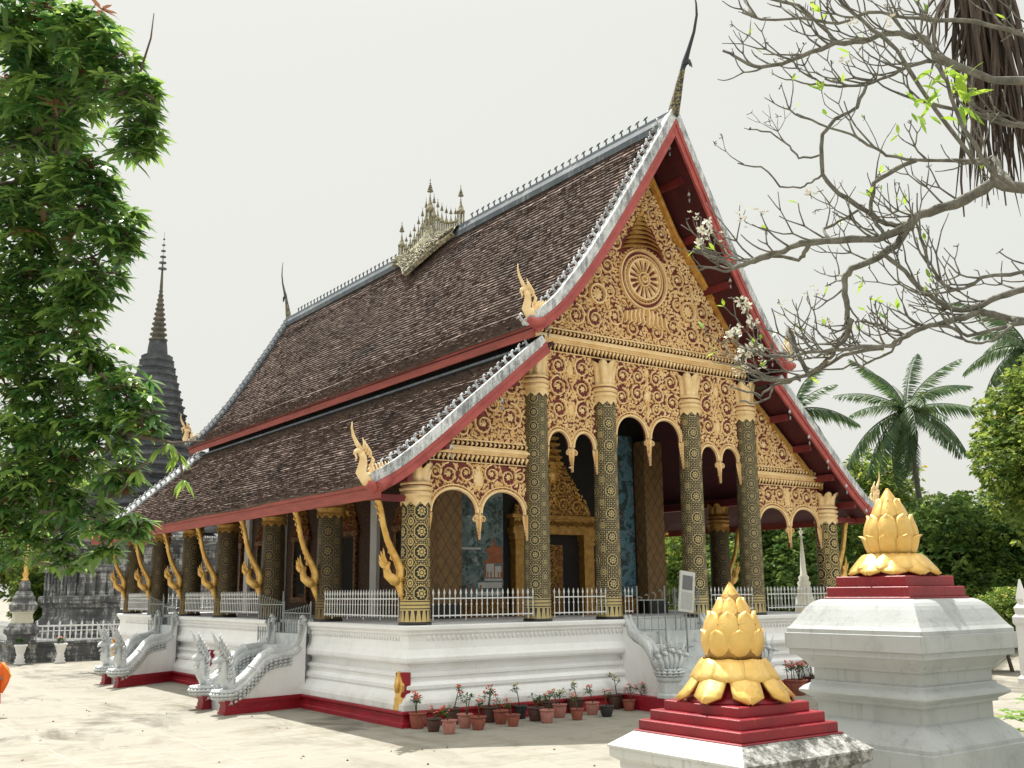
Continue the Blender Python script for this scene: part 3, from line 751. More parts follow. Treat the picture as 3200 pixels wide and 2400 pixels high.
# ---------------------------------------------------------------- relief carving
class Rel:
    def __init__(s, P, seed=1): s.mb = MB(); s.P = P; s.R = random.Random(seed); s.occ = []
    def ribbon(s, pts, wd, h=.05, mark=True):
        vs = []; n = len(pts)
        for i, (u, v) in enumerate(pts):
            a = pts[max(i-1,0)]; b = pts[min(i+1,n-1)]; dx, dy = b[0]-a[0], b[1]-a[1]; l = math.hypot(dx, dy) or 1
            nx, ny = -dy/l, dx/l; w_ = wd[i] if hasattr(wd, '__len__') else wd
            vs += [s.P(u+nx*w_/2, v+ny*w_/2, .003), s.P(u+nx*w_/4, v+ny*w_/4, h), s.P(u-nx*w_/4, v-ny*w_/4, h), s.P(u-nx*w_/2, v-ny*w_/2, .003)]
            if mark: s.occ.append((u, v, w_*.5+.035))
        fs = [(i*4+k, i*4+k+1, (i+1)*4+k+1, (i+1)*4+k) for i in range(n-1) for k in range(3)]
        s.mb.add(vs, fs)
    def leaf(s, u, v, a, l, w_, h=.045, bend=.3):
        ca, sa = cos(a), sin(a); c2, s2 = cos(a+bend), sin(a+bend)
        base = (u, v); mid = (u+ca*l*.5, v+sa*l*.5); tip = (mid[0]+c2*l*.5, mid[1]+s2*l*.5)
        L = (mid[0]-sa*w_/2, mid[1]+ca*w_/2); Rr = (mid[0]+sa*w_/2, mid[1]-ca*w_/2)
        s.mb.add([s.P(*base, .004), s.P(*L, .004), s.P(*tip, .01), s.P(*Rr, .004), s.P(*mid, h)], [(0,4,1),(1,4,2),(2,4,3),(3,4,0)])
    def boss(s, u, v, r, h=.06, n=8):
        vs = [s.P(u, v, h)]
        for k in range(n*2):
            a = pi*k/n; q = r if k % 2 == 0 else r*.62; vs.append(s.P(u+cos(a)*q, v+sin(a)*q, .006 if k % 2 == 0 else .03))
        s.mb.add(vs, [(0, 1+k, 1+(k+1) % (2*n)) for k in range(2*n)]); s.occ.append((u, v, r+.02))
    def ring(s, u, v, r, w_, h=.05, n=40):
        s.ribbon([(u+cos(2*pi*k/n)*r, v+sin(2*pi*k/n)*r) for k in range(n+1)], w_, h)
    def scroll(s, u, v, R_, d=1, a0=0, turns=1.25, w_=.06):
        pts = []; n = 22; wd = []
        for i in range(n+1):
            t = i/n; a = a0+d*t*turns*2*pi; r = R_*(1-.62*t); pts.append((u+cos(a)*r, v+sin(a)*r)); wd.append(w_*(1-.45*t))
        s.ribbon(pts, wd, .055)
        for i in range(1, n-6, 2):
            a = a0+d*(i/n)*turns*2*pi; r = R_*(1-.62*i/n)
            if i < n*.6: s.leaf(u+cos(a)*r, v+sin(a)*r, a+d*.9, R_*.42, R_*.26, .055, d*.8)
            s.leaf(u+cos(a)*r*.97, v+sin(a)*r*.97, a+pi-d*.7, R_*.34, R_*.20, .05, -d*.8)
        s.boss(u, v, R_*.34, .085, 6)
        s.occ.append((u, v, R_*.9))
    def cone(s, u, v, w_, h_):
        vs = [s.P(u, v, .09)]; n = 14
        for k in range(n):
            a = 2*pi*k/n; y = sin(a); x = cos(a)*(1-.45*max(0, y)); vs.append(s.P(u+x*w_/2, v+y*h_/2*(1.25 if y > 0 else 1), .01))
        s.mb.add(vs, [(0, 1+k, 1+(k+1) % n) for k in range(n)]); s.occ.append((u, v, min(w_, h_)/2))
        for k in range(10):
            a = 2*pi*k/10; s.leaf(u+cos(a)*w_*.28, v+sin(a)*h_*.3, a, w_*.32, w_*.2, .08, 0)
    def fill(s, u0, u1, v0, v1, inside, step=.105, sz=.19):
        cell = {}
        for (a, b, r) in s.occ:
            k = (int(a/.4), int(b/.4)); cell.setdefault(k, []).append((a, b, r))
        v = v0; row = 0
        while v < v1:
            u = u0+(step/2 if row % 2 else 0)
            while u < u1:
                uu, vv = u+s.R.uniform(-.03,.03), v+s.R.uniform(-.03,.03)
                if inside(uu, vv):
                    ok = True; ki, kj = int(uu/.4), int(vv/.4)
                    for i in (-1,0,1):
                        for j in (-1,0,1):
                            for (a, b, r) in cell.get((ki+i, kj+j), ()):
                                if r < .3 and (a-uu)**2+(b-vv)**2 < (r+.012)**2: ok = False; break
                            if not ok: break
                        if not ok: break
                    if ok:
                        an = s.R.uniform(0, 2*pi); s.leaf(uu-cos(an)*sz*.4, vv-sin(an)*sz*.4, an, sz*s.R.uniform(.8,1.25), sz*.56, .055, s.R.choice((-1,1))*.9)
                u += step
            v += step*.9; row += 1
def board(mb, x0, x1, zb, zt, y, th=.08, n=60):
    xs = [x0+(x1-x0)*i/n for i in range(n+1)]; vs = []
    for x in xs:
        b, t = zb(x), max(zt(x), zb(x)+.001); vs += [(x,y,b),(x,y,t),(x,y+th,t),(x,y+th,b)]
    fs = []
    for i in range(n):
        a = i*4; b = a+4; fs += [(a,b,b+1,a+1),(a+1,b+1,b+2,a+2),(a+2,b+2,b+3,a+3),(a+3,b+3,b,a)]
    fs += [(0,1,2,3), (n*4+3,n*4+2,n*4+1,n*4)]; mb.add(vs, fs)
PF = lambda y: (lambda u, v, h: (u, y-h, v))
def frieze(x0, x1, z, y, hz, step, tooth, name, par, up=True, lowtop=True):
    """gold entablature: row of leaf teeth, mouldings, row of bigger curled teeth"""
    mb = MB(); H = hz
    for za, zb_, d in ((.36,.44,.05),(.44,.50,.10),(.50,.58,.16),(.58,.64,.11),(.64,.70,.06)):
        mb.box(x0, x1, y-d, y+.04, z+za*H, z+zb_*H)
    mb.box(x0, x1, y-.03, y+.04, z+.94*H, z+H); mb.box(x0, x1, y-.03, y+.04, z, z+.04*H)
    n = int((x1-x0)/step)
    for i in range(n):
        x = x0+(i+.5)*(x1-x0)/n
        mb.tube([(x,y-.02,z+.94*H),(x+.02,y-.06,z+.82*H),(x-.02,y-.05,z+.72*H)], [.02,.05,.015], 5)
        if up:
            mb.tube([(x+.03,y-.03,z+.05*H),(x-.02,y-.08,z+.16*H),(x+.03,y-.08,z+.27*H),(x+.01,y-.04,z+.35*H)], [.012,.045,.06,.02], 5)
    return mb.build(name, M_goldbright, par)
def arch_low(x0, x1, top, spring, tip, pw=.15):
    w_ = x1-x0; cs = (x0+w_*.25, x0+w_*.75); r = w_*.25-pw*.72; rh = top-spring
    def f(x):
        for c in cs:
            d = abs(x-c)
            if d < r: return spring+rh*sqrt(max(0, 1-(d/r)**2))
        pcs = (x0, (x0+x1)/2, x1); p = min(pcs, key=lambda q: abs(q-x)); d = abs(x-p)/(w_*.25-r)
        return tip+(spring-tip)*min(1, d)**.8*.98
    return f, cs, r, rh
def arch_panel(x0, x1, top, spring, tip, ztop, y, seed, layout):
    zb, cs, r, rh = arch_low(x0, x1, top, spring, tip)
    mb = MB(); board(mb, x0, x1, zb, lambda x: ztop, y, .07, 96); p = mb.build('arch_panel', M_relief, hall)
    rl = Rel(PF(y), seed)
    for c in cs:
        for rr, ww, hh in ((r+.045, .10, .07), (r+.14, .045, .05)):
            sc_ = rh/r
            rl.ribbon([(c+cos(a)*rr, spring+sin(a)*(rh+rr-r)) for a in [pi*k/20 for k in range(21)]], ww, hh)
        for k in range(17):
            a = pi*(k+.5)/17; rl.leaf(c+cos(a)*(r+.09), spring+sin(a)*(rh+.09), a, .12, .08, .07, .5)
    # pendants
    for p_, hw in ((x0+.01, .5), ((x0+x1)/2, 1), (x1-.01, .5)):
        for k in range(9):
            t = k/8; z = spring-(spring-tip)*t*.95; w2 = .13*(1-t)+.02
            for s_ in (-1, 1):
                if hw == 1 or (s_ > 0) == (p_ < (x0+x1)/2): rl.leaf(p_, z, (pi/2 if 0 else -pi/2)+s_*.9, w2*1.5, w2*.9, .07, -s_*.6)
        rl.ribbon([(p_, spring), (p_, tip+.02)], [.06,.015], .08)
        if hw == 1: rl.scroll(p_-.12, spring-.16, .10, 1, 0, 1, .04); rl.scroll(p_+.12, spring-.16, .10, -1, pi, 1, .04)
    layout(rl)
    rl.fill(x0+.03, x1-.03, tip, ztop-.04, lambda u, v: v > zb(u)+.10 and abs(v-spring) > -1)
    rl.mb.build('carving', M_goldbright, p, fix=False); return p
def lay_center(rl):
    for s_ in (-1, 1):
        for (u, v, R_, d) in ((.38,9.72,.25,1),(1.0,9.68,.30,-1),(.42,9.18,.27,-1),(1.06,9.02,.29,1),(.98,8.62-.0,.0,1),(.36,8.72,.17,1)):
            if R_: rl.scroll(s_*u, v, R_, d*s_, pi/2, 1.3, .06)
    rl.cone(0, 9.86, .22, .30); rl.cone(0, 9.12, .30, .42); rl.ribbon([(0,8.3),(0,10.0)], .05)
def lay_side(cx):
    def f(rl):
        for s_ in (-1, 1):
            for (u, v, R_, d) in ((.44,9.72,.30,1),(.46,9.08,.33,-1),(.44,8.42,.30,1)): rl.scroll(cx+s_*u, v, R_, d*s_, pi/2, 1.3, .065)
            rl.ribbon([(cx+s_*.08,8.05),(cx+s_*.25,8.7),(cx+s_*.05,9.1),(cx+s_*.25,9.5),(cx+s_*.06,10.0)], .05)
        rl.cone(cx, 9.62, .26, .46); rl.cone(cx, 8.42, .26, .42)
    return f
def lay_outer(cx):
    def f(rl):
        for s_ in (-1, 1):
            for (u, v, R_, d) in ((.42,6.36,.26,1),(.98,6.30,.30,-1),(1.38,6.35,.2,1)): rl.scroll(cx+s_*u, v, R_, d*s_, pi/2, 1.3, .055)
        rl.cone(cx, 6.22, .34, .60)
    return f
e = .355
arch_panel(-AX+e, AX-e, 8.42, 7.80, 6.93, 10.1, 0, 11, lay_center)
for s_ in (-1, 1):
    a, b = sorted((s_*(AX+e), s_*(BX-e))); arch_panel(a, b, 7.74, 7.30, 6.56, 10.1, 0, 20+s_, lay_side((a+b)/2))
    a, b = sorted((s_*(BX+e), s_*(CX-e))); arch_panel(a, b, 5.88, 5.28, 4.56, 6.66, 0, 30+s_, lay_outer((a+b)/2))
    frieze(a-.05 if s_ > 0 else a-.25, b+.25 if s_ > 0 else b+.05, 6.64, 0, .64, .15, 1, 'side_entablature', hall)
    # upper outer panel below the lower roof
    zt = lambda x: zroof(x)-.55
    mb = MB(); board(mb, a, b, lambda x: min(7.28, zt(x)-.01), zt, 0, .07, 30); p = mb.build('wing_panel', M_relief, hall)
    rl = Rel(PF(0), 40+s_); q = lambda u: s_*u
    for (u, v, R_, d) in ((5.25,8.0,.42,1),(5.2,8.9,.28,-1),(6.15,7.75,.32,-1),(6.85,7.55,.2,1),(5.85,8.3,.2,1)): rl.scroll(q(u), v, R_, d*s_, pi/2, 1.35, .07)
    rl.fill(a, b, 7.3, 10, lambda u, v: v < zt(u)-.06); rl.mb.build('carving', M_goldbright, p, fix=False)
    mb = MB(); xs = [4.72,5.6,6.5,7.3,8.1]
    for x0_, x1_ in zip(xs, xs[1:]):
        mb.bar((s_*x0_, -.05, zt(x0_)+.02), (s_*x1_, -.05, zt(x1_)+.02), .10, .14)
    mb.build('rake_moulding', M_gold, p)
frieze(-4.5, 4.5, 10.10, -.02, .74, .15, 1, 'main_entablature', hall)
# the gable itself
GZ = [(0,17.0),(.6,15.98),(1.4,14.56),(2.55,13.2),(3.7,11.72),(4.4,10.92)]
def gz(x):
    x = abs(x)
    for a, b in zip(GZ, GZ[1:]):
        if x <= b[0]: return a[1]+(b[1]-a[1])*(x-a[0])/(b[0]-a[0])
    return 10.9
mb = MB(); board(mb, -4.4, 4.4, lambda x: 10.84, gz, .0, .08, 80); gable = mb.build('gable_panel', M_relief, hall)
rl = Rel(PF(0), 77); WZ = 12.93
for r_, w_, h_ in ((.97,.10,.09),(.80,.05,.07),(.66,.10,.10),(.22,.07,.09),(.10,.08,.12)): rl.ring(0, WZ, r_, w_, h_, 44)
for k in range(44): a = 2*pi*k/44; rl.leaf(cos(a)*.99, WZ+sin(a)*.99, a+.3, .13, .10, .10, .5)
for k in range(36): a = 2*pi*k/36; rl.leaf(cos(a)*.71, WZ+sin(a)*.71, a, .09, .07, .08, .8)
for k in range(16):
    a = 2*pi*k/16; rl.ribbon([(cos(a)*t, WZ+sin(a)*t) for t in (.26,.38,.50,.62)], [.04,.05,.10,.15], .07); rl.boss(cos(a)*.30, WZ+sin(a)*.30, .05, .09, 5)
rl.occ.append((0, WZ, 1.0))
occ_w = lambda u, v: (u*u+(v-WZ)**2) > 1.10**2 and not (abs(u) < .95*(15.2-v)/1.3+.05 and 13.7 < v < 15.1)
for s_ in (-1, 1):
    rl.ring(s_*1.93, 12.15, .30, .10, .10, 20); rl.boss(s_*1.93, 12.15, .24, .12, 10)
    for k in range(12): a = 2*pi*k/12; rl.leaf(s_*1.93+cos(a)*.34, 12.15+sin(a)*.34, a, .2, .13, .09, .6)
    for (u, v, R_, d) in ((1.25,11.55,.36,1),(2.05,11.35,.33,-1),(2.8,11.35,.36,1),(3.5,11.2,.24,-1),(2.55,12.2,.30,-1),(1.45,12.3,.2,1),(1.5,13.15,.30,-1),(1.95,12.85,.2,1),(1.15,13.95,.26,1),(.85,14.62,.24,-1),(.52,15.2,.24,1),(.28,15.85,.2,-1),(.5,11.25,.26,-1),(3.1,11.9,.2,1)):
        rl.scroll(s_*u, v, R_, d*s_, pi/2, 1.35, .075)
    for k in range(5):   # elephant-like bosses under the wheel
        rl.ribbon([(s_*(.10+.17*k), 11.95-.05*k), (s_*(.14+.17*k), 11.7), (s_*(.08+.19*k), 11.45), (s_*(.2+.19*k), 11.36)], [.13,.12,.07,.05], .13)
rl.fill(-4.2, 4.2, 10.9, 16.7, lambda u, v: v < gz(u)-.08 and occ_w(u, v))
rl.mb.build('carving', M_goldbright, gable, fix=False)
mb = MB()                                   # seven tier parasol over the wheel
for k in range(8):
    z = 13.92+.16*k; w_ = .92*(1-k/8.2); n = 14; vs = []
    for i in range(n+1):
        a = pi*i/n; vs += [(cos(a)*w_, -.02-sin(a)*.30*(1-k/9), z-.12*abs(cos(a))*w_), (cos(a)*w_*.62, -.02-sin(a)*.10*(1-k/9), z+.15)]
    mb.add(vs, [(2*i, 2*i+2, 2*i+3, 2*i+1) for i in range(n)])
mb.tube([(0,-.05,15.1),(0,-.05,15.5)], [.05,.01], 6)
mb.build('parasol', M_gold, gable, fix=False)
mb = MB()
for s_ in (-1, 1):
    for a, b in zip(GZ, GZ[1:]):
        mb.bar((s_*a[0], -.10, a[1]+.05), (s_*b[0], -.10, b[1]+.05), .20, .11); mb.bar((s_*a[0], -.16, a[1]+.10), (s_*b[0], -.16, b[1]+.10), .16, .05)
mb.build('rake_moulding', M_gold, gable)
mb = MB()
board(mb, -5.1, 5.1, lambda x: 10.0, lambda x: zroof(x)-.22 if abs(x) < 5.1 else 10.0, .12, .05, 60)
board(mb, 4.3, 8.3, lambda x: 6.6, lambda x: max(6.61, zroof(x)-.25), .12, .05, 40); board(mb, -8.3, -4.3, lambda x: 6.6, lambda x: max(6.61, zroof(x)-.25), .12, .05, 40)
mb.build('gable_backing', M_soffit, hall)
# little bells hanging off the bargeboards
bell = MB(); bell.lathe([(.01,.0),(.05,.0),(.045,.05),(.03,.09),(.008,.11)], n=8); bell.tube([(0,0,.1),(0,0,.2)], .004, 4); bell.tube([(0,0,0),(0,0,-.10)], .004, 4); bell.lathe([(.004,-.10),(.04,-.13),(.03,-.20),(.003,-.24)], n=4)
b0 = bell.build('wind_bell', M_cap, hall, org=(.9, YF-.02, zroof(.9)-.75))
for x in (.12, 1.7, 2.6, 3.5, 4.4, 5.3, 6.2, 7.1, 8.0, 9.0): inst(b0, hall, at=(x, YF-.02 if x < 5 else YF2-.02, zroof(x)-.66))
for x in (-.9,-2.0,-3.1,-4.6,-6.2,-7.8): inst(b0, hall, at=(x, -1.0, zroof(x)-.62))

# ---------------------------------------------------------------- inner walls
WX, WY = 4.45, 5.1
M_innerwall = simple('dark_red_stencilled_wall', (.045,.018,.012), (.10,.045,.015), 14, .6, .1, 0, None, .5, .56)
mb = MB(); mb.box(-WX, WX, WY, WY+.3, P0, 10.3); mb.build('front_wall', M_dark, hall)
for s_ in (-1, 1):
    mb = MB(); mb.box(*sorted((s_*WX, s_*(WX-.3))), WY+.3, 24.5, P0, 10.4); wl = mb.build('side_wall', M_innerwall, hall)
    for yc in (5.5, 9.35, 13.6, 17.5, 21.4, 24.2): mb = MB(); mb.box(*sorted((s_*(WX+.002), s_*(WX+.14))), yc-.24, yc+.24, P0, 8.5); mb.build('wall_pilaster', M_wall, wl)
    for yc in (7.2, 11.5, 15.7, 19.6, 22.9):
        x = s_*(WX+.02); mb = MB(); mb.box(*sorted((x, x+s_*.02)), yc-.55, yc+.55, 3.2, 5.2); wn = mb.build('window', M_dark, wl)
        mb = MB()
        for ya, yb in ((yc-.72, yc-.55), (yc+.55, yc+.72)): mb.box(*sorted((x, x+s_*.10)), ya, yb, 3.0, 5.3)
        mb.box(*sorted((x, x+s_*.12)), yc-.8, yc+.8, 2.85, 3.05); mb.box(*sorted((x, x+s_*.12)), yc-.85, yc+.85, 5.25, 5.45)
        mb.build('window_frame', M_door, wn)
        rl = Rel(lambda u, v, h, x=x: (x+s_*h*2.2, u, v), 90); n = 12
        mb = MB(); mb.extr([(yc-.85,5.45),(yc+.85,5.45),(yc+.6,5.9),(yc+.3,6.3),(yc,7.1),(yc-.3,6.3),(yc-.6,5.9)], x+s_*.03, x+s_*.06, 0); pd = mb.build('window_pediment', M_relief, wn)
        rl.scroll(yc-.35, 5.8, .25, 1, 0); rl.scroll(yc+.35, 5.8, .25, -1, pi); rl.cone(yc, 6.2, .3, .6); rl.fill(yc-.8, yc+.8, 5.5, 7.0, lambda u, v: v < 7.1-abs(u-yc)*2.0)
        rl.mb.build('carving', M_goldshade, pd, fix=False)
    # square pilasters of the front wall
    mb = MB(); mb.box(*sorted((s_*3.95, s_*4.85)), WY-.55, WY+.25, P0+.45, 8.6); pp = mb.build('pilaster', M_pillar, hall)
    mb = MB(); mb.box(*sorted((s_*3.93, s_*4.87)), WY-.57, WY+.27, P0, P0+.45); mb.build('pilaster_foot', M_black, pp)
mb = MB(); mb.box(-WX+.3, WX-.3, 24.2, 24.5, P0, 10.4); mb.build('rear_wall', M_wall, hall)
# painted murals left and right of the door
for s_, mt in ((-1, M_mural1), (1, M_mural2)):
    mb = MB(); mb.box(*sorted((s_*2.0, s_*3.85)), WY-.03, WY-.004, 3.0, 8.8); mu = mb.build('mural', mt, hall)
    mb = MB(); mb.box(*sorted((s_*1.9, s_*3.9)), WY-.09, WY-.002, P0, 3.0)
    rl = Rel(PF(WY-.09), 5); rl.fill(*sorted((s_*1.95, s_*3.85)), 2.5, 2.95, lambda u, v: True); mb.v += []; mb.build('dado', M_door, mu); rl.mb.build('dado_carving', M_goldshade, mu, fix=False)
    if s_ < 0:
        mb = MB(); y = WY-.036
        mb.box(-3.0,-2.05,y,y+.005,3.32,3.5); mb.box(-2.75,-2.05,y-.001,y+.005,3.55,3.62); mb.box(-2.68,-2.38,y,y+.005,3.66,4.1); mb.box(-2.34,-2.05,y,y+.005,3.66,4.02)
        mb.box(-3.8,-2.9,y,y+.005,4.55,4.62); mb.box(-3.05,-2.1,y,y+.005,3.08,3.2)
        mb.build('painted_palace_wall', M_pw, mu)
        mb = MB(); mb.extr([(-2.85,4.12),(-2.05,4.12),(-2.05,4.62),(-2.3,4.72),(-2.36,5.0),(-2.42,4.72),(-2.7,4.55),(-2.55,4.3)], y-.003, y+.004, 1)
        for x in (-2.74,-2.36,-2.06): mb.box(x-.02,x+.02,y-.003,y+.004,3.62,4.12)
        for x in (-2.62,-2.5,-2.2,-2.1,-2.9,-3.2,-3.4): mb.box(x-.025,x+.025,y-.004,y+.004,3.62 if x > -2.8 else 3.2,3.84 if x > -2.8 else 3.42)
        mb.build('painted_palace_roof', M_po, mu)
# doorway
mb = MB()
for s_ in ():
    a, b = 0, 1; mb.box(a, b, WY-.30, WY, P0+.3, 5.1); mb.box(a-.05, b+.05, WY-.34, WY, P0, P0+.3)
    mb.box(a-.04, b+.04, WY-.34, WY, 4.75, 4.83); mb.box(a-.07, b+.07, WY-.37, WY, 4.9, 5.1); mb.box(a-.03,b+.03,WY-.33,WY,4.2,4.27)
mb.box(-1.8,1.8,WY-.36,WY,5.1,5.3); mb.box(-1.72,1.72,WY-.30,WY,5.3,5.62); mb.box(-1.85,1.85,WY-.40,WY,5.62,5.74); df = mb.build('door_surround', M_goldshade, hall)
for s_ in (-1, 1):
    mb = MB(); a, b = sorted((s_*1.25, s_*1.68)); mb.box(a, b, WY-.30, WY, P0+.3, 5.1); mb.box(a-.05, b+.05, WY-.34, WY, P0, P0+.3)
    mb.box(a-.04, b+.04, WY-.34, WY, 4.75, 4.83); mb.box(a-.07, b+.07, WY-.37, WY, 4.9, 5.1); mb.box(a-.03,b+.03,WY-.33,WY,4.2,4.27); mb.build('door_pilaster', M_goldshade, df)
rl = Rel(PF(WY-.31), 61)
for k in range(16): x = -1.6+.213*k; rl.scroll(x, 5.46, .10, 1 if k % 2 else -1, 0, 1.2, .03)
rl.mb.build('lintel_carving', M_goldshade, df, fix=False)
mb = MB(); dp = [(-1.7,5.74),(1.7,5.74),(1.5,6.1),(1.15,6.3),(1.0,6.7),(.7,6.95),(.55,7.35),(.3,7.6),(.2,8.1),(0,9.0),(-.2,8.1),(-.3,7.6),(-.55,7.35),(-.7,6.95),(-1.0,6.7),(-1.15,6.3),(-1.5,6.1)]
mb.extr(dp, WY-.22, WY-.004, 1); dpo = mb.build('door_pediment', M_door, df)
rl = Rel(PF(WY-.22), 62)
for (u, v, R_) in ((.4,6.1,.25),(1.0,6.05,.25),(.35,6.7,.24)): rl.scroll(u, v, R_, 1, 0); rl.scroll(-u, v, R_, -1, pi)
rl.cone(0, 7.2, .4, .7)
rl.fill(-1.6, 1.6, 5.8, 8.6, lambda u, v: v < 5.9+(1.7-abs(u))*1.35, .12)
for k in range(6):
    z = 7.55+.22*k; rl.ribbon([(-.35+.045*k, z), (.35-.045*k, z)], .12, .14)
rl.mb.build('pediment_carving', M_gold, dpo, fix=False)
mb = MB(); mb.box(-1.2,.42,WY-.14,WY-.04,P0+.05,4.75); dl = mb.build('door_leaf', M_door, df)
rl = Rel(PF(WY-.14), 63)
for k in range(5): rl.scroll(-.1, 2.9+.42*k, .18, 1, 0); rl.scroll(-.85, 2.9+.42*k, .18, -1, 0)
rl.fill(-1.15,.38,2.5,4.7, lambda u, v: True, .11); rl.mb.build('leaf_carving', M_goldshade, dl, fix=False)
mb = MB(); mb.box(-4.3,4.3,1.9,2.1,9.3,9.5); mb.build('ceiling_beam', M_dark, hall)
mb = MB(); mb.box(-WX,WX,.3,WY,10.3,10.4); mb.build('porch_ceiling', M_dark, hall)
for s_ in (-1, 1):
    mb = MB(); mb.box(*sorted((s_*4.5, s_*8.2)), .9, 25.4, 6.45, 6.55) if False else mb.box(*sorted((s_*8.1, s_*8.4)), .1, 25.4, 6.35, 6.62); mb.build('wall_plate', M_beam, hall)
# ================================================================ serpent staircases on the long side
def lerp(a, b, t): return a+(b-a)*t
NT = [(-8.86,2.38),(-8.93,2.12),(-9.06,1.86),(-9.3,1.68),(-9.88,1.60),(-10.2,1.48),(-10.45,1.22),(-10.75,.95),(-11.05,.76),(-11.30,.70)]
def naga_stair(name, yn, yf, label):
    """yn, yf = (y at podium, y at foot) of the near and the far cheek"""
    root = empty(name, (-10.2, (yn[0]+yf[1])/2, 0), label, 'staircase', 'serpent staircases of the temple')
    ya = lambda x, p: lerp(p[0], p[1], (x+8.9)/(-11.4+8.9))
    mb = MB(); ns = 7
    for k in range(ns):
        x0 = -11.1+.45*k; x1 = -7.95; z = 2.39/ns*(k+1)-.02; xw = max(x1, -8.9); v = []
        for x in (x0, xw): v += [(x, ya(x, yn)+.05, z-.36), (x, ya(x, yf)-.05, z-.36), (x, ya(x, yf)-.05, z), (x, ya(x, yn)+.05, z)]
        mb.add(v, [(0,1,2,3),(7,6,5,4),(0,3,7,4),(1,5,6,2),(3,2,6,7),(0,4,5,1)])
    mb.build('steps', M_silver, root)
    for p, sgn in ((yn, 1), (yf, -1)):
        # cheek wall
        mb = MB(); pts = resample(NT, .15); vs = []
        for x, z in pts:
            y = ya(x, p); vs += [(x,y-.19,.30),(x,y-.19,z-.12),(x,y+.19,z-.12),(x,y+.19,.30)]
        n = len(pts); fs = [(i*4+k, i*4+(k+1) % 4, i*4+4+(k+1) % 4, i*4+4+k) for i in range(n-1) for k in range(4)]+[(0,1,2,3),((n-1)*4+3,(n-1)*4+2,(n-1)*4+1,(n-1)*4)]
        mb.add(vs, fs); cw = mb.build('cheek_wall', M_white, root)
        mb = MB()
        for q, za, zb in ((.27,0,.07),(.235,.07,.17),(.22,.17,.27),(.25,.27,.38)):
            xa, xb = -11.36-q+.2, -8.85; v = []
            for x in (xa, xb):
                y = ya(x, p); v += [(x,y-q,za),(x,y-q,zb),(x,y+q,zb),(x,y+q,za)]
            mb.add(v, [(0,1,2,3),(7,6,5,4)]+[(k,(k+1)%4,4+(k+1)%4,4+k) for k in range(4)])
        mb.build('cheek_plinth', M_red, cw)
        # serpent body
        def V(x, z, dy=0): return Vector((x, ya(x, p)+dy, z))
        mb = MB(); body = [V(x, z-.02) for x, z in pts]; m = len(body)
        mb.tube([b+Vector((0,-.05,.0)) for b in body], [lerp(.09,.17,min(1,i/m*1.6)) for i in range(m)], 8)
        mb.tube([b+Vector((-.0,-.17,-.13)) for b in body[4:]], [.11]*(m-4), 8)
        mb.tube([b+Vector((-.0,.17,-.10)) for b in body[4:]], [.10]*(m-4), 8)
        for i in range(5, m, 5):    # bands round the body
            d = (body[min(i+1,m-1)]-body[i-1]).normalized(); mb.tube([body[i]-d*.02+Vector((0,-.05,0)), body[i]+d*.02+Vector((0,-.05,0))], .19, 8)
        tail = [V(-8.86,2.36),V(-8.82,2.46),V(-8.92,2.55),V(-9.0,2.5)]
        mb.tube(tail, [.10,.09,.06,.02], 6)
        for k in range(8): z = 1.75+.08*k; mb.tube([V(-8.98,z,-.1),V(-9.10,z+.06,-.12),V(-9.06,z+.16,-.1)], [.05,.04,.01], 5)
        nb = mb.build('serpent_body', M_scale, root, fix=False)
        mb = MB(); R = random.Random(8)      # wavy fringe below it
        for row, (dz, dy) in enumerate(((-.25,-.23),(-.34,-.21),(-.44,-.20),(-.25,.22),(-.36,.21))):
            for i in range(6, m-1):
                a = body[i]+Vector((0,dy,dz)); b = body[i+1]+Vector((0,dy,dz+.01)); c = a.lerp(b, .5)+Vector((0,-.05 if dy < 0 else .05,.05))
                mb.tube([a, c, b], [.028,.05,.02], 5)
        x0 = -11.36; y0 = ya(x0, p)
        for k in range(14):
            a = -pi*.1+2*pi*.72*k/13+pi*.45
            for q, z in ((.26,.42),(.30,.50),(.26,.58)): 
                P1 = Vector((x0+cos(a)*q, y0+sin(a)*q, z)); t_ = Vector((-sin(a),cos(a),0)); mb.tube([P1-t_*.09, P1+Vector((cos(a),sin(a),.6))*.05, P1+t_*.09], [.03,.05,.02], 5)
        mb.lathe([(.24,.36),(.30,.44),(.30,.58),(.22,.66)], c=(x0,y0,0), n=12)
        mb.build('scale_fringe', M_scale, nb, fix=False)
        # neck, head and crest
        mb = MB(); hx = -11.38
        mb.tube([V(-11.05,.80),V(-11.3,.78),V(-11.42,.95),V(-11.40,1.2),V(-11.42,1.38)], [.15,.16,.14,.115,.12], 8)
        mb.tube([V(-11.25,.70,-.12*sgn),V(-11.16,.86,-.12*sgn),V(-11.14,1.08,-.12*sgn),V(-11.2,1.25,-.10*sgn)], [.09,.085,.065,.04], 8)
        mb.tube([V(-11.36,1.40),V(-11.52,1.46),V(-11.66,1.42),V(-11.74,1.36)], [.13,.11,.07,.025], 7)
        mb.tube([V(-11.42,1.34),V(-11.56,1.26),V(-11.66,1.20)], [.08,.05,.02], 6)
        mb.tube([V(-11.5,1.24),V(-11.55,1.14),V(-11.62,1.08)], [.03,.03,.01], 5)
        mb.tube([V(-11.34,1.48),V(-11.46,1.66),V(-11.62,1.84),V(-11.72,2.06),V(-11.84,2.24)], [.12,.10,.07,.04,.008], 6, flat=.5)
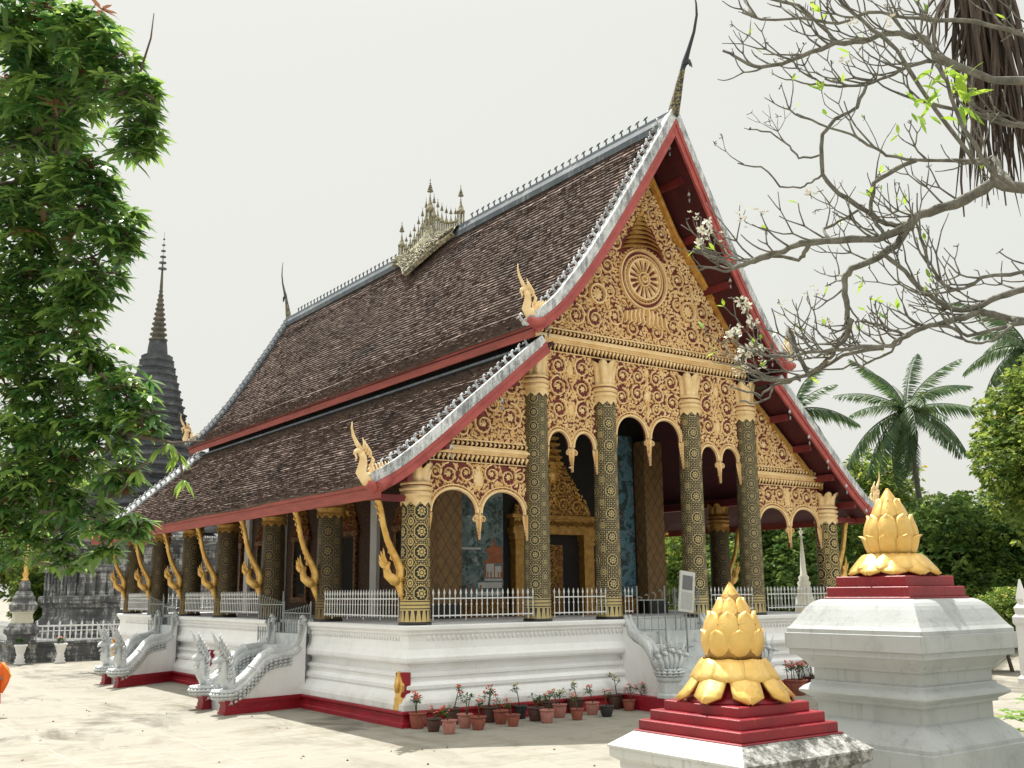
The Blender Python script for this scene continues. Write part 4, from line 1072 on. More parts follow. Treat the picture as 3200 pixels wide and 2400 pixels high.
        for k in range(7):
            t = k/6; b_ = V(lerp(-11.22,-11.62,t), lerp(1.3,1.85,t)); mb.tube([b_, b_+Vector((.09,0,.09)), b_+Vector((.05,0,.20)), b_+Vector((.09,0,.30))], [.06,.045,.03,.005], 5, flat=.6)
            for s_ in (-1, 1):
                b2 = b_+Vector((-.02,s_*.09*(1-t*.6),-.05)); mb.tube([b2, b2+Vector((.04,s_*.06,.05)), b2+Vector((-.02,s_*.09,.12))], [.045,.035,.008], 5)
        for k in range(4):
            for s_ in (-1, 1): b2 = V(-11.3, .95+.12*k, s_*.12); mb.tube([b2, b2+Vector((.08,s_*.05,.04)), b2+Vector((.09,s_*.06,.14))], [.04,.03,.006], 5)
        mb.build('serpent_head', M_scale, nb, fix=False)
    return root
naga_stair('serpent_staircase', (5.45, 4.95), (7.75, 6.75), 'silver double serpent staircase on the temple side, the one nearest the viewer')
naga_stair('serpent_staircase', (17.3, 15.6), (19.5, 17.4), 'further silver double serpent staircase near the rear end of the temple side')
# ---------------------------------------------------------------- front stair with five headed serpents
root = empty('front_staircase', (0, -1.6, 0), 'grey front steps flanked by silver many headed serpents, behind the nearer golden lotus', 'staircase')
mb = MB()
for k in range(7): mb.box(-1.45, 1.45, -2.75+.38*k, 1.2, .34*k-.01, .34*(k+1)-.012)
mb.build('steps', M_silver, root)
for s_ in (-1, 1):
    mb = MB(); prof = [(-.35,2.3),(-.6,2.28),(-.8,2.0),(-1.0,1.88),(-1.3,1.8),(-1.6,1.6),(-1.85,1.2),(-2.1,.95),(-2.3,.9)]
    vs = []
    for y, z in prof: x = s_*(1.5+.25*(-.35-y)/2); vs += [(x-.17,y,.2),(x-.17,y,z-.1),(x+.17,y,z-.1),(x+.17,y,.2)]
    n = len(prof); mb.add(vs, [(i*4+k, i*4+(k+1)%4, i*4+4+(k+1)%4, i*4+4+k) for i in range(n-1) for k in range(4)]+[(0,1,2,3),((n-1)*4+3,(n-1)*4+2,(n-1)*4+1,(n-1)*4)])
    cw = mb.build('cheek_wall', M_white, root)
    mb = MB(); mb.box(*sorted((s_*1.3, s_*2.1)), -2.75, -.7, 0, .38); mb.build('cheek_plinth', M_red, cw)
    mb = MB(); px, py = s_*1.78, -2.4; mb.lathe([(.36,.38),(.36,.46),(.30,.5),(.30,.78),(.36,.84),(.38,.92)], c=(px,py,0), n=8, smooth=False, a0=pi/8); mb.build('pedestal', M_silver, cw)
    mb = MB()
    for dx in (-.08,.08):
        mb.tube([(s_*1.48+dx,-.45,2.5),(s_*1.5+dx,-.52,2.3),(s_*1.55+dx,-.75,2.02),(s_*1.6+dx,-1.1,1.9),(s_*1.65+dx,-1.5,1.72),(s_*1.7+dx,-1.8,1.4),(s_*1.72+dx,-2.05,1.05)], [.05,.09,.12,.13,.13,.12,.10], 8)
    nb = mb.build('serpent_body', M_scale, root, fix=False)
    mb = MB()
    for k in range(14):
        a = 2*pi*k/14
        for z, q in ((.95,.32),(1.02,.34),(1.08,.28)): P1 = Vector((px+cos(a)*q, py+sin(a)*q, z)); t_ = Vector((-sin(a),cos(a),0)); mb.tube([P1-t_*.08, P1+Vector((cos(a),sin(a),.6))*.05, P1+t_*.08], [.03,.045,.02], 5)
    mb.lathe([(.34,.9),(.30,1.05),(.18,1.12)], c=(px,py,0), n=10)
    mb.build('scale_fringe', M_scale, nb, fix=False)
    for k in range(5):
        f = k-2; mb = MB(); hgt = 1.0-.11*abs(f); bx = px+f*.13; tx = px+f*.24
        mb.tube([(bx,py,1.0),(lerp(bx,tx,.4),py-.10,1.0+hgt*.35),(tx,py-.06,1.0+hgt*.6)], [.085,.075,.06], 7)
        mb.tube([(tx,py-.05,1.0+hgt*.6),(tx+f*.02,py-.18,1.0+hgt*.62),(tx+f*.03,py-.26,1.0+hgt*.56)], [.075,.06,.02], 6)
        mb.tube([(tx,py-.02,1.0+hgt*.62),(tx+f*.03,py-.03,1.0+hgt*.85),(tx+f*.07,py-.05,1.0+hgt*1.15)], [.06,.04,.006], 6, flat=.6)
        for j in range(4):
            for q in (-1, 1): c_ = Vector((tx+q*.05,py,1.0+hgt*(.5+.08*j))); mb.tube([c_, c_+Vector((q*.06,0,.04)), c_+Vector((q*.06,0,.12))], [.03,.03,.006], 4)
        mb.build('serpent_head', M_scale, nb, fix=False)
# ---------------------------------------------------------------- iron fences and gates
def fence(name, a, b, z0, label, group='white iron railings between the temple columns', gap=.16, h=.80, mat=None, cat='railing'):
    mat = mat or M_iron
    a = Vector((a[0], a[1], z0)); b = Vector((b[0], b[1], z0)); d = (b-a); L = d.length; d.normalize(); k_ = h/.80
    root = empty(name, a.lerp(b, .5), label, cat, group)
    for z in (.12, .55):
        mb = MB(); mb.bar(a+Vector((0,0,z*k_)), b+Vector((0,0,z*k_)), .03); mb.build('rail', mat, root)
    mb = MB(); n = max(2, int(L/gap))
    for i in range(n+1):
        p = a+d*L*i/n
        post = i % 6 == 0 and n > 8
        mb.tube([p+Vector((0,0,0 if post else .06*k_)), p+Vector((0,0,.66*k_))], .014, 4, False)
        mb.tube([p+Vector((0,0,.62*k_)), p+Vector((0,0,.69*k_)), p+Vector((0,0,.80*k_))], [.012,.034,.003], 4, False)
        for z in (.40, .12): mb.tube([p+Vector((0,0,(z-.035)*k_)), p+Vector((0,0,z*k_)), p+Vector((0,0,(z+.035)*k_))], [.010,.034,.010], 4, False)
    mb.build('pickets', mat, root, fix=False)
    return root
zf = P0+.10; e = .37
fence('iron_railing', (-CX+e,-.28), (-BX-e,-.28), zf, 'white spear topped railing on the front between the short corner column and first tall column')
fence('iron_railing', (-BX+e,-.28), (-AX-e,-.28), zf, 'white railing on the front between the first and second tall columns')
fence('iron_railing', (-AX+e,-.28), (-1.12,-.28), zf, 'short stub of white railing left of the front gate opening')
fence('iron_railing', (1.25,-.28), (AX-e,-.28), zf, 'short stub of white railing right of the front gate opening')
fence('iron_railing', (AX+e,-.28), (BX-e,-.28), zf, 'white railing partly behind the tip of the nearer golden lotus')
fence('iron_railing', (BX+e,-.28), (CX-e,-.28), zf, 'white railing on the front at the right end, below the last small arches')
lab = ['white railing on the side between the corner column and the first side column', None, 'white railing on the side above the wall between both serpent staircases, nearer half', 'white railing on the side above the wall between both serpent staircases, farther half', None, 'white railing on the side at the far rear corner column']
for i in (0, 2, 3, 5): fence('iron_railing', (-CX-.28, YS[i]+e), (-CX-.28, YS[i+1]-e), zf, lab[i])
fence('iron_railing', (CX+.2, .4), (CX+.2, 25), zf, 'white railing seen through the porch along the far side of the temple', gap=.2)
fence('iron_railing', (-CX+.4, 25.6), (CX-.4, 25.6), zf, 'white railing along the back end of the temple podium', gap=.2)
fence('iron_railing', (-CX-.28, 25.9), (-CX-.28, 26.4), zf, 'short white railing at the rear left end past the last column')
def gate(a, b, z0, z1, label, group='iron gates over the temple stairs'):
    a = Vector((a[0], a[1], z0)); b = Vector((b[0], b[1], z0)); d = b-a; L = d.length; d.normalize(); H = z1-z0
    root = empty('iron_gate', a, label, 'gate', group); up_ = Vector((0,0,1))
    mb = MB()
    for p in (a, b): mb.tube([p, p+up_*(H+.12)], .022, 5, False)
    for z in (.05, H*.28, H*.82): mb.bar(a+up_*z, b+up_*z, .028)
    mb.build('frame', M_gate, root)
    mb = MB(); n = max(3, int(L/.19))
    for i in range(1, n): p = a+d*L*i/n; mb.tube([p+up_*.05, p+up_*H*.82], .014, 4, False); mb.tube([p+up_*(H*.55-.03), p+up_*H*.55, p+up_*(H*.55+.03)], [.01,.026,.01], 4, False)
    mb.build('bars', M_gate, root, fix=False)
    mb = MB()
    for i in range(n):
        t = (i+.5)/n; p = a+d*L*t+up_*(H*.82); hh = H*.18*(t if label.count('left') else 1-t)
        q = [p+d*(.0)+up_*0, p+d*.05+up_*(hh*.5+.05), p-d*.03+up_*(hh+.06), p-d*.07+up_*(hh*.8+.04)]
        mb.tube(q, .013, 4)
    mb.build('scrollwork', M_gate, root, fix=False); return root
gate((-1.25,-.62), (-.52,-1.0), 1.65, 3.2, 'left leaf of the grey front gate standing half open by the notice board')
gate((.25,-.62), (1.25,-.62), 1.5, 3.15, 'right leaf of the grey front gate, closed, seen left of the nearer golden lotus')
gate((-8.72,5.3), (-8.72,7.25), 1.6, 2.85, 'right hand leaf of the side gate above the nearest serpent staircase')
gate((-8.72,7.35), (-8.72,9.3), 1.6, 3.15, 'left hand leaf of the side gate above the nearest serpent staircase')
gate((-8.72,17.9), (-8.72,19.4), 1.6, 3.0, 'right hand leaf of the side gate above the further serpent staircase')
gate((-8.72,19.5), (-8.72,21.3), 1.6, 3.1, 'left hand leaf of the side gate above the further serpent staircase')
# notice board
root = empty('notice_board', (-.1, -1.35, 1.35), 'white framed notice board with grey print on a thin post at the front gate', 'notice board')
mb = MB(); mb.tube([(-.02,-1.35,1.35),(-.02,-1.35,2.7)], .025, 6); mb.bar((-.35,-1.35,1.55),(.2,-1.35,1.6), .03); mb.build('post', M_gate, root)
def tilt(v): 
    c = Vector((0,-1.38,3.15)); a = radians(-7); r = Vector(v)
    return Vector((c.x+r.x*cos(a)-r.z*sin(a), c.y+r.y, c.z+r.x*sin(a)+r.z*cos(a)))
def tb(x0,x1,y0,y1,z0,z1):
    m = MB(); m.box(x0,x1,y0,y1,z0,z1); m.v = [tuple(tilt(v)) for v in m.v]; return m
m_ = tb(-.30,.30,-.02,.02,-.58,.58); bo = m_.build('board', M_signw, root)
tb(-.20,.20,-.026,-.02,.05,.46).build('printed_picture', M_signd, bo); tb(-.22,.22,-.026,-.02,-.50,-.02).build('printed_text', M_signt, bo)
# ================================================================ potted plants
def make_pot(r, h, beads):
    mb = MB()
    mb.lathe([(r*.66,0),(r*.72,.02),(r*.90,h*.45),(r*.98,h*.80),(r*.96,h*.88),(r*1.06,h*.90),(r*1.08,h),(r*.95,h),(r*.90,h*.9),(0.01,h*.88)], n=20)
    if beads:
        for k in range(18): a = 2*pi*k/18; mb.lathe([(.004,-.012),(.016,0),(.004,.014)], c=(cos(a)*r*1.07, sin(a)*r*1.07, h*.96), n=5)
    return mb
def plant_parts(pot, root, org, h0, hgt, seed, fl, nst=1, spread=.06):
    R = random.Random(seed); st = MB(); lf = MB(); fw = MB(); att = []
    for s_ in range(nst):
        p = Vector((R.uniform(-spread,spread), R.uniform(-spread,spread), h0)); H = hgt*R.uniform(.75,1.0); lean = Vector((R.uniform(-.25,.25), R.uniform(-.2,.2), 1))
        q = [p+lean*H*t for t in (0,.4,.75,1)]; st.tube(q, [.016,.013,.010,.006], 5)
        tips = [q[-1]]
        for b in range(R.choice((1,2,2,3)) if nst < 4 else 1):
            c = q[0].lerp(q[-1], R.uniform(.35,.8)); a = R.uniform(0,6.28); e_ = c+Vector((cos(a)*.12,sin(a)*.12,.10+R.random()*.1)); st.tube([c, c.lerp(e_,.5)-Vector((0,0,.02)), e_], [.009,.008,.005], 4); tips.append(e_)
        for tp in tips:
            for k in range(R.randint(7, 11)):
                a = R.uniform(0,6.28); el = R.uniform(-.5,.8); l = R.uniform(.09,.17); d = Vector((cos(a)*cos(el), sin(a)*cos(el), sin(el))); u = d.cross(Vector((0,0,1))).normalized()*.022
                b0 = tp-Vector((0,0,R.uniform(0,.10))); lf.add([b0, b0+d*l*.5+u, b0+d*l+Vector((0,0,-.02)), b0+d*l*.5-u], [(0,1,2,3)]); att.append(R.random())
            if fl and R.random() < .8:
                for k in range(R.randint(3, 6)):
                    c = tp+Vector((R.uniform(-.05,.05), R.uniform(-.05,.05), R.uniform(.0,.07))); fw.lathe([(.006,-.01),(.028,.008),(.012,.02)], c=tuple(c), n=6)
    st_o = st.build('plant', M_stem, root, org=org, fix=False); lf.att = att; lf.build('leaves', M_fresh if R.random() < .0 else M_potleaf, st_o, org=org, fix=False)
    if fl and fw.v: fw.build('flowers', fl, st_o, org=org, fix=False)
M_potleaf = leafmat('pot_plant_leaf', (.02,.07,.015), (.09,.17,.03), None, .2)
T, TL, TD, BK = M_terra, M_terralight, M_terradark, M_blackpot
RF, PK, YL = M_flower, M_pinkfl, M_yellowfl
POTS = [
 (-8.72,-.97,.20,.37,T,1,.45,RF,'wide brown pot by the red plinth corner with one thin stem of dark red flowers'),
 (-8.69,-1.67,.18,.30,TD,0,.12,RF,'squat dark pot with a very low seedling, second from the left'),
 (-8.62,-2.25,.17,.31,TL,0,.22,RF,'pale pinkish pot nearest the viewer with a short red flowered plant'),
 (-7.78,-1.61,.18,.33,TL,1,.50,None,'pale pot with beaded rim and a tall leafy stem without flowers'),
 (-7.71,-2.08,.18,.31,T,0,.36,PK,'terracotta pot in the front row with a bushy plant and a coral bloom'),
 (-7.67,-.85,.20,.40,TD,0,.55,RF,'dark pot at the back with a tall red topped plant left of the leafy stem'),
 (-6.70,-1.06,.20,.38,TD,1,.52,RF,'dark wide pot at the back with two tall red flowering stems'),
 (-6.68,-1.53,.18,.33,T,0,.28,RF,'orange terracotta pot with a short forked plant with a single red tuft'),
 (-6.70,-2.08,.165,.28,T,0,.30,PK,'small dark terracotta pot in the front row carrying two coral blooms'),
 (-5.68,-.97,.17,.33,BK,0,.62,YL,'black pot at the back with a tall stem of pale yellow flowers'),
 (-5.67,-1.61,.20,.34,TD,1,.25,None,'brown wide rimmed pot with only a short bare twig'),
 (-5.66,-2.07,.18,.32,TL,0,.42,PK,'pale front row pot whose leafy plant has two red and coral blooms'),
 (-4.68,-.83,.21,.36,TD,0,.10,None,'dark pot against the plinth almost without a plant, behind a pale pot'),
 (-4.76,-1.42,.18,.34,TL,1,.38,YL,'pale beaded pot with a small palm shaped tuft of cream flowers'),
 (-4.72,-2.09,.165,.28,T,0,.34,PK,'small red brown tapered pot in the front row with a sparse pink flowered plant'),
 (-3.81,-.86,.24,.38,TD,0,.58,YL,'large brown pot at the back with a tall yellow topped stem'),
 (-3.71,-1.47,.18,.32,TL,0,.46,PK,'pale pot with a spreading plant holding one coral bloom'),
 (-3.70,-2.04,.18,.28,BK,0,.44,RF,'black tapered pot in the front row with red flowers'),
 (-2.36,-.83,.22,.40,TD,0,.62,YL,'dark pot at the back with the tallest cream flowered plant'),
 (-2.35,-1.39,.17,.29,T,0,.42,PK,'terracotta pot with two big coral blooms near the stair wall'),
 (-1.9,-1.34,.17,.27,BK,0,.40,PK,'last black pot on the right of the row beside the silver stair pedestal'),
]
for i, (x, y, r, h, mt, nst, hg, fl, lb) in enumerate(POTS):
    root = empty('potted_plant', (x, y, 0), lb, 'potted plant', 'potted flowers in front of the podium')
    o = make_pot(r, h, i in (1,2,3,4,7,8,13)).build('pot', mt, root, org=(x,y,0))
    mb = MB(); mb.lathe([(.01,0),(r*.93,0),(.01,.012)], n=12); mb.build('soil', M_soil, o, org=(x,y,h*.9))
    plant_parts(o, root, (x,y,0), h*.88, hg, 100+i, fl, 1+nst)
for x, y, lb in ((4.4,-1.5,'large terracotta pot crowded with red flowering stems, right of the nearer golden lotus'), (5.9,-1.0,'round dark pot of coral flowers against the taller pedestal')):
    root = empty('potted_plant', (x, y, 0), lb, 'potted plant', 'potted flowers in front of the podium')
    o = make_pot(.34,.46,False).build('pot', T if x < 5 else TD, root, org=(x,y,0)); mb = MB(); mb.lathe([(.01,0),(.31,0),(.01,.012)], n=12); mb.build('soil', M_soil, o, org=(x,y,.42))
    plant_parts(o, root, (x,y,0), .42, .55, int(x*9), RF if x < 5 else PK, 9, .24)
# ================================================================ foreground pedestals with golden lotus buds
def petal_mesh(R0, R1, Hh, hw, bul, lip, crease=.06):
    """upright petal: radius from R0 (foot) to R1 (tip), half angle hw; points outward along +x; a closed thin shell"""
    nu, nv = 8, 11; A = []; B = []
    for j in range(nv):
        v = j/(nv-1); half = hw
        if v > .55: half *= sqrt(max(0, 1-((v-.55)/.45)**2.5))
        rad = lerp(R0, R1, v)+bul*sin(pi*min(1, v*1.05))+(lip*max(0, (v-.82)/.18)**1.6)
        ra, rb_ = [], []
        for i in range(nu+1):
            u = -1+2*i/nu; a = half*u; r = rad*(1+.065*(1-abs(u)**3)+.04*(1-abs(u)))-.010+.006*(abs(u)**6)
            ra.append(Vector((cos(a)*r, sin(a)*r, v*Hh))); rb_.append(Vector((cos(a)*(r-.022), sin(a)*(r-.022), v*Hh)))
        A.append(ra); B.append(rb_)
    mb = MB(); vs = [p for r in A for p in r]+[p for r in B for p in r]; m = nu+1; o = nv*m; fs = []
    for j in range(nv-1):
        for i in range(nu):
            fs.append((j*m+i, j*m+i+1, (j+1)*m+i+1, (j+1)*m+i)); fs.append((o+j*m+i, o+(j+1)*m+i, o+(j+1)*m+i+1, o+j*m+i+1))
        fs.append((j*m, (j+1)*m, o+(j+1)*m, o+j*m)); fs.append((j*m+nu, o+j*m+nu, o+(j+1)*m+nu, (j+1)*m+nu))
    fs.append(tuple((nv-1)*m+i for i in range(m))+tuple(o+(nv-1)*m+i for i in range(m-1, -1, -1)))
    mb.add(vs, fs, True); return mb
def skirt_petal(r0, z0, r1, z1, w0, w1, flare=.05, th=.02):
    nv, nu = 10, 6; A = []; B = []
    for j in range(nv):
        v = j/(nv-1); r = lerp(r0, r1, v**1.5)+flare*max(0, v-.8)*5*.2; z = lerp(z0, z1, v)+.05*sin(pi*v)
        wv = lerp(w0, w1, v); 
        if v > .86: wv *= sqrt(max(.02, 1-((v-.86)/.14)**2))
        ra, rb_ = [], []
        for i in range(nu+1):
            u = -1+2*i/nu; q = .03*(1-abs(u)); ra.append(Vector((r+q, u*wv, z+q*.6))); rb_.append(Vector((r+q-th*1.3, u*wv, z+q*.6-th*.6)))
        A.append(ra); B.append(rb_)
    mb = MB(); vs = [p for r in A for p in r]+[p for r in B for p in r]; m = nu+1; o = nv*m; fs = []
    for j in range(nv-1):
        for i in range(nu):
            fs.append((j*m+i, j*m+i+1, (j+1)*m+i+1, (j+1)*m+i)); fs.append((o+j*m+i, o+(j+1)*m+i, o+(j+1)*m+i+1, o+j*m+i+1))
        fs.append((j*m, (j+1)*m, o+(j+1)*m, o+j*m)); fs.append((j*m+nu, o+j*m+nu, o+(j+1)*m+nu, (j+1)*m+nu))
    fs.append(tuple((nv-1)*m+i for i in range(m))+tuple(o+(nv-1)*m+i for i in range(m-1, -1, -1)))
    mb.add(vs, fs, True); return mb
def lotus(label, c, zb, tiers, skirts, core, group, redcore=None):
    root = empty('lotus_bud', (c[0], c[1], zb), label, 'lotus ornament', group)
    mb = MB(); mb.lathe(core, n=24); mb.build('bud_core', M_goldshade, root, org=(c[0],c[1],zb))  # core in the dark gold, so the petal grooves carry painted shade
    if redcore: mb = MB(); mb.lathe(redcore, n=24); mb.build('red_underside', M_redped, root, org=(c[0],c[1],zb))
    for (z, R0, R1, Hh, n, hw, bul, lip, a0) in tiers:
        p = petal_mesh(R0, R1, Hh, hw, bul, lip); first = None
        for k in range(n):
            a = a0+2*pi*k/n
            if first is None: first = p.build('petal', M_goldlotus, root, org=(c[0],c[1],zb+z)); first.rotation_euler = (0,0,a)
            else: inst(first, root, at=(c[0],c[1],zb+z), rz=a)
    for (r0,z0,r1,z1,w0,w1,n,a0,fl) in skirts:
        p = skirt_petal(r0,z0,r1,z1,w0,w1,fl); first = None
        for k in range(n):
            a = a0+2*pi*k/n
            if first is None: first = p.build('drooping_petal', M_goldlotus, root, org=(c[0],c[1],zb)); first.rotation_euler = (0,0,a)
            else: inst(first, root, at=(c[0],c[1],zb), rz=a)
    return root
# nearer pedestal
PC1 = (-14.02, -16.21)
root = empty('lotus_pedestal', (PC1[0], PC1[1], 0), 'lower pedestal with three crimson steps on a stained white cap, right foreground', 'pedestal', 'square pedestals at the head of the steps')
mb = MB()
for h, za, zb_ in ((.70,1.856,1.872),(.663,1.872,1.965),(.583,1.965,2.058),(.485,2.058,2.150)):
    mb.sqlathe([(-.004,za),(0,za+.006),(0,zb_-.008),(-.01,zb_)], PC1, h, h)
mb.build('crimson_steps', M_redped, root)
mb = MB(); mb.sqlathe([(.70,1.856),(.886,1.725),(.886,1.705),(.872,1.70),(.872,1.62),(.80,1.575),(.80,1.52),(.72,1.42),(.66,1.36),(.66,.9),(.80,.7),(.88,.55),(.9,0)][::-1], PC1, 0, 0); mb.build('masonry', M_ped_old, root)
lotus('nearer golden lotus bud on a crimson stepped base, its drooping petals edged with red', PC1, 2.150,
      [(.372,.232,.285,.30,8,.425,.030,.010,radians(12)), (.50,.275,.215,.345,8,.425,.026,.010,radians(34.5)), (.70,.215,.12,.275,7,.48,.02,.010,radians(12)), (.86,.14,.015,.265,5,.68,.012,.0,.4)],
      [(.25,.375,.55,.012,.125,.15,8,radians(12),.07), (.27,.385,.41,.19,.13,.17,8,radians(34.5),.02)],
      [(.28,.36),(.25,.375),(.27,.40),(.29,.55),(.26,.72),(.16,.88),(.10,.98),(.05,1.04),(.02,1.10),(.003,1.125)], 'golden lotus buds on the pedestals',
      [(.47,.0),(.47,.02),(.40,.05),(.33,.16),(.27,.28),(.265,.36)])
PC2 = (-11.31, -16.19)
root = empty('lotus_pedestal', (PC2[0], PC2[1], 0), 'taller greyish white moulded pedestal with two crimson steps, at the right edge', 'pedestal', 'square pedestals at the head of the steps')
mb = MB()
for h, za, zb_ in ((.555,3.080,3.105),(.53,3.105,3.215),(.452,3.215,3.33)):
    mb.sqlathe([(-.004,za),(0,za+.006),(0,zb_-.008),(-.01,zb_)], PC2, h, h)
mb.build('crimson_steps', M_redped, root)
mb = MB(); mb.sqlathe([(.54,3.084),(.58,3.081),(.62,3.068),(.655,3.045),(.69,3.01),(.72,2.97),(.745,2.93),(.77,2.89),(.80,2.84),(.83,2.795),(.865,2.757),(.865,2.715),(.884,2.71),(.884,2.545),(.855,2.535),(.855,2.475),(.80,2.465),(.76,2.42),(.71,2.36),(.70,2.33),(.67,2.325),(.67,2.20),(.70,2.19),(.70,2.165),(.76,2.13),(.80,2.09),(.80,2.07),(.75,2.04),(.70,2.01),(.70,1.98),(.655,1.975),(.655,1.81),(.69,1.79),(.72,1.76),(.80,1.69),(.88,1.60),(.88,1.56),(.90,1.55),(.90,0)][::-1], PC2, 0, 0); mb.build('masonry', M_ped, root)
lotus('farther golden lotus bud with fluted tip on the taller pedestal at the right', PC2, 3.33,
      [(.225,.235,.305,.235,9,.355,.012,.035,radians(5)), (.36,.275,.225,.335,8,.40,.028,.016,radians(28)), (.60,.215,.115,.28,7,.46,.018,.016,radians(8)), (.80,.12,.02,.20,5,.68,.01,.0,0)],
      [(.26,.235,.485,.01,.10,.15,10,radians(0),.06), (.27,.235,.45,.05,.11,.13,10,radians(18),.03)],
      [(.30,.0),(.27,.22),(.25,.24),(.27,.40),(.24,.62),(.13,.80),(.08,.88),(.03,.96),(.003,1.0)], 'golden lotus buds on the pedestals',
      [(.40,.0),(.40,.02),(.33,.05),(.26,.16),(.22,.22)])
# ================================================================ great stupa
M_finial = simple('dull_brown_gilt', (.07,.07,.065), (.15,.13,.09), 3, .7, .1, .3, 20)
K = .80; SC = Vector((-4.05, 38.8, 0))
root = empty('great_stupa', SC, 'huge blackened octagonal stupa with tapering spire behind the left end of the temple', 'stupa')
def oct_(mb, prof, n=8, a0=pi/8+.12): mb.lathe([(r*K, z) for r, z in prof], c=SC, n=n, smooth=False, a0=a0)
mb = MB(); oct_(mb, [(7.4,.9),(7.4,1.2),(7.0,1.3),(7.0,1.8),(6.7,1.95),(6.6,2.1),(6.6,2.5),(6.75,2.6),(6.75,2.75),(6.95,2.85),(6.95,3.15),(6.6,3.2),(6.45,3.25)]); mb.build('base_mouldings', M_stone, root)
mb = MB(); oct_(mb, [(6.45,3.2),(6.45,4.5)])
for k in range(8):
    a = pi/8+.12+2*pi*k/8; a2 = a+2*pi/8; R_ = 6.45*K; A = SC+Vector((cos(a)*R_, sin(a)*R_, 0)); B = SC+Vector((cos(a2)*R_, sin(a2)*R_, 0))
    for t in (.03,.16,.30,.44,.56,.70,.84,.97):
        p = A.lerp(B, t); d = (B-A).normalized(); nrm = Vector((d.y,-d.x,0))
        mb.bar(p+nrm*.03+Vector((0,0,3.2)), p+nrm*.03+Vector((0,0,4.5)), .34, .18, upv=nrm)
mb.build('pilaster_band', M_stone, root)
mb = MB(); oct_(mb, [(6.7,4.45),(6.75,4.6),(6.6,4.75),(6.3,4.85),(6.25,5.1),(6.05,5.2),(6.0,5.4),(5.9,5.6),(5.95,5.8),(6.15,5.9),(6.5,6.0),(6.85,6.15),(6.85,6.28),(6.5,6.35),(5.9,6.6),(5.2,6.9)]); mb.build('upper_cornice', M_stone, root)
mb = MB()
for k in range(8):
    a = pi/8+.12+2*pi*k/8; A = SC+Vector((cos(a)*5.45, sin(a)*5.45, 6.28)); a2 = a+pi/4; B = SC+Vector((cos(a2)*5.45, sin(a2)*5.45, 6.28)); n = 30
    for i in range(n): p = A.lerp(B, i/n); mb.lathe([(.05,0),(.07,.06),(.02,.13)], c=p, n=5)
mb.build('bead_course', M_cap, root, fix=False)
mb = MB()
SPF = [(6.9,4.2),(8,3.8),(9.5,3.2),(11,2.7),(12.1,2.3),(13.5,1.85),(15.3,1.38),(17.2,.9)]
def ip(z):
    for (a, ra), (b, rb_) in zip(SPF, SPF[1:]):
        if z <= b: return ra+(rb_-ra)*(z-a)/(b-a)
    return .85
tiers = [(4.1,6.85)]
z = 6.9; r = 5.0
while z < 17.0:
    t = (z-6.9)/10.1; r = ip(z); h = .62-.18*t
    tiers += [(r*1.0,z),(r*1.06,z+h*.18),(r*1.06,z+h*.36),(r*.97,z+h*.42),(r*.93,z+h*.7),(r*.96,z+h*.95)]; z += h
mb.lathe([(a, b) for a, b in tiers+[(.9,17.1),(.62,17.3),(.55,18.0),(.50,18.3)]], c=SC, n=8, smooth=False, a0=pi/8+.12)
mb.build('tiered_spire', M_stone2, root)
mb = MB(); pr_ = []
z = 18.3
while z < 21.4:
    t = (z-18.3)/3.6; r = .46*(1-t)+.04; pr_ += [(r*.8,z),(r*1.12,z+.06),(r*1.12,z+.14),(r*.8,z+.2)]; z += .34-.08*t
mb.lathe([(a, b) for a, b in pr_+[(.10,21.7),(.03,23.6)]], c=SC, n=12); mb.build('ringed_finial', M_finial, root)
mb = MB()
mb.tube([(SC.x,SC.y,22.5),(SC.x,SC.y,25.3)], .012, 4)
for k in range(6): z = 22.9+.38*k; r = .27-.04*k; mb.lathe([(.02,z),(r,z),(r*.9,z+.07),(.02,z+.1)], c=SC, n=10)
mb.build('metal_parasol', M_ridge, root)
for k in (4,5,6,3):
    a = pi/8+.12+2*pi*k/8; c = SC+Vector((cos(a)*4.6, sin(a)*4.6, 0)); mb = MB(); mb.lathe([(.7,6.6),(.7,6.9),(.45,7.0),(.55,7.3),(.5,7.7),(.2,8.0),(.12,8.4),(.02,9.0)], c=c, n=8); mb.build('corner_knob', M_stone2, root)
# platform in front of it
PX, PY = -11.9, 32.6
root = empty('stone_platform', (0, 39, 0), 'low blackened stone platform wall under the white balustrade below the stupa', 'platform')
mb = MB(); mb.sqlathe([(0,0),(0,.72),(.05,.76),(.05,.84),(.12,.88),(.12,.98),(.0,1.0)], ((PX+14)/2+0, (PY+52)/2), (14-PX)/2, (52-PY)/2); mb.build('platform_wall', M_stone, root)
def balustrade(a, b, label):
    a = Vector((a[0],a[1],1.0)); b = Vector((b[0],b[1],1.0)); L = (b-a).length; root = empty('white_balustrade', a.lerp(b,.5), label, 'fence', 'white balustrades on the stupa platform')
    for z, w_ in ((.06,.10),(.50,.05),(.74,.10)): mb = MB(); mb.bar(a+Vector((0,0,z)), b+Vector((0,0,z)), w_, w_*.8); mb.build('rail', M_iron, root)
    mb = MB(); n = int(L/.26)
    for i in range(n+1):
        p = a.lerp(b, i/n); mb.lathe([(.05,.08),(.03,.2),(.055,.36),(.03,.5),(.045,.7)], c=p, n=6)
        if i % 2 == 0: mb.lathe([(.03,.76),(.06,.84),(.02,.95),(.004,1.0)], c=p, n=6)
    mb.build('balusters', M_iron, root, fix=False)
balustrade((PX+1.1,PY+.15), (13,PY+.15), 'white balustrade running from the small dark spire towards the temple')
balustrade((PX+.15,PY+1.1), (PX+.15,50), 'white balustrade at the far left edge, running away from the viewer')
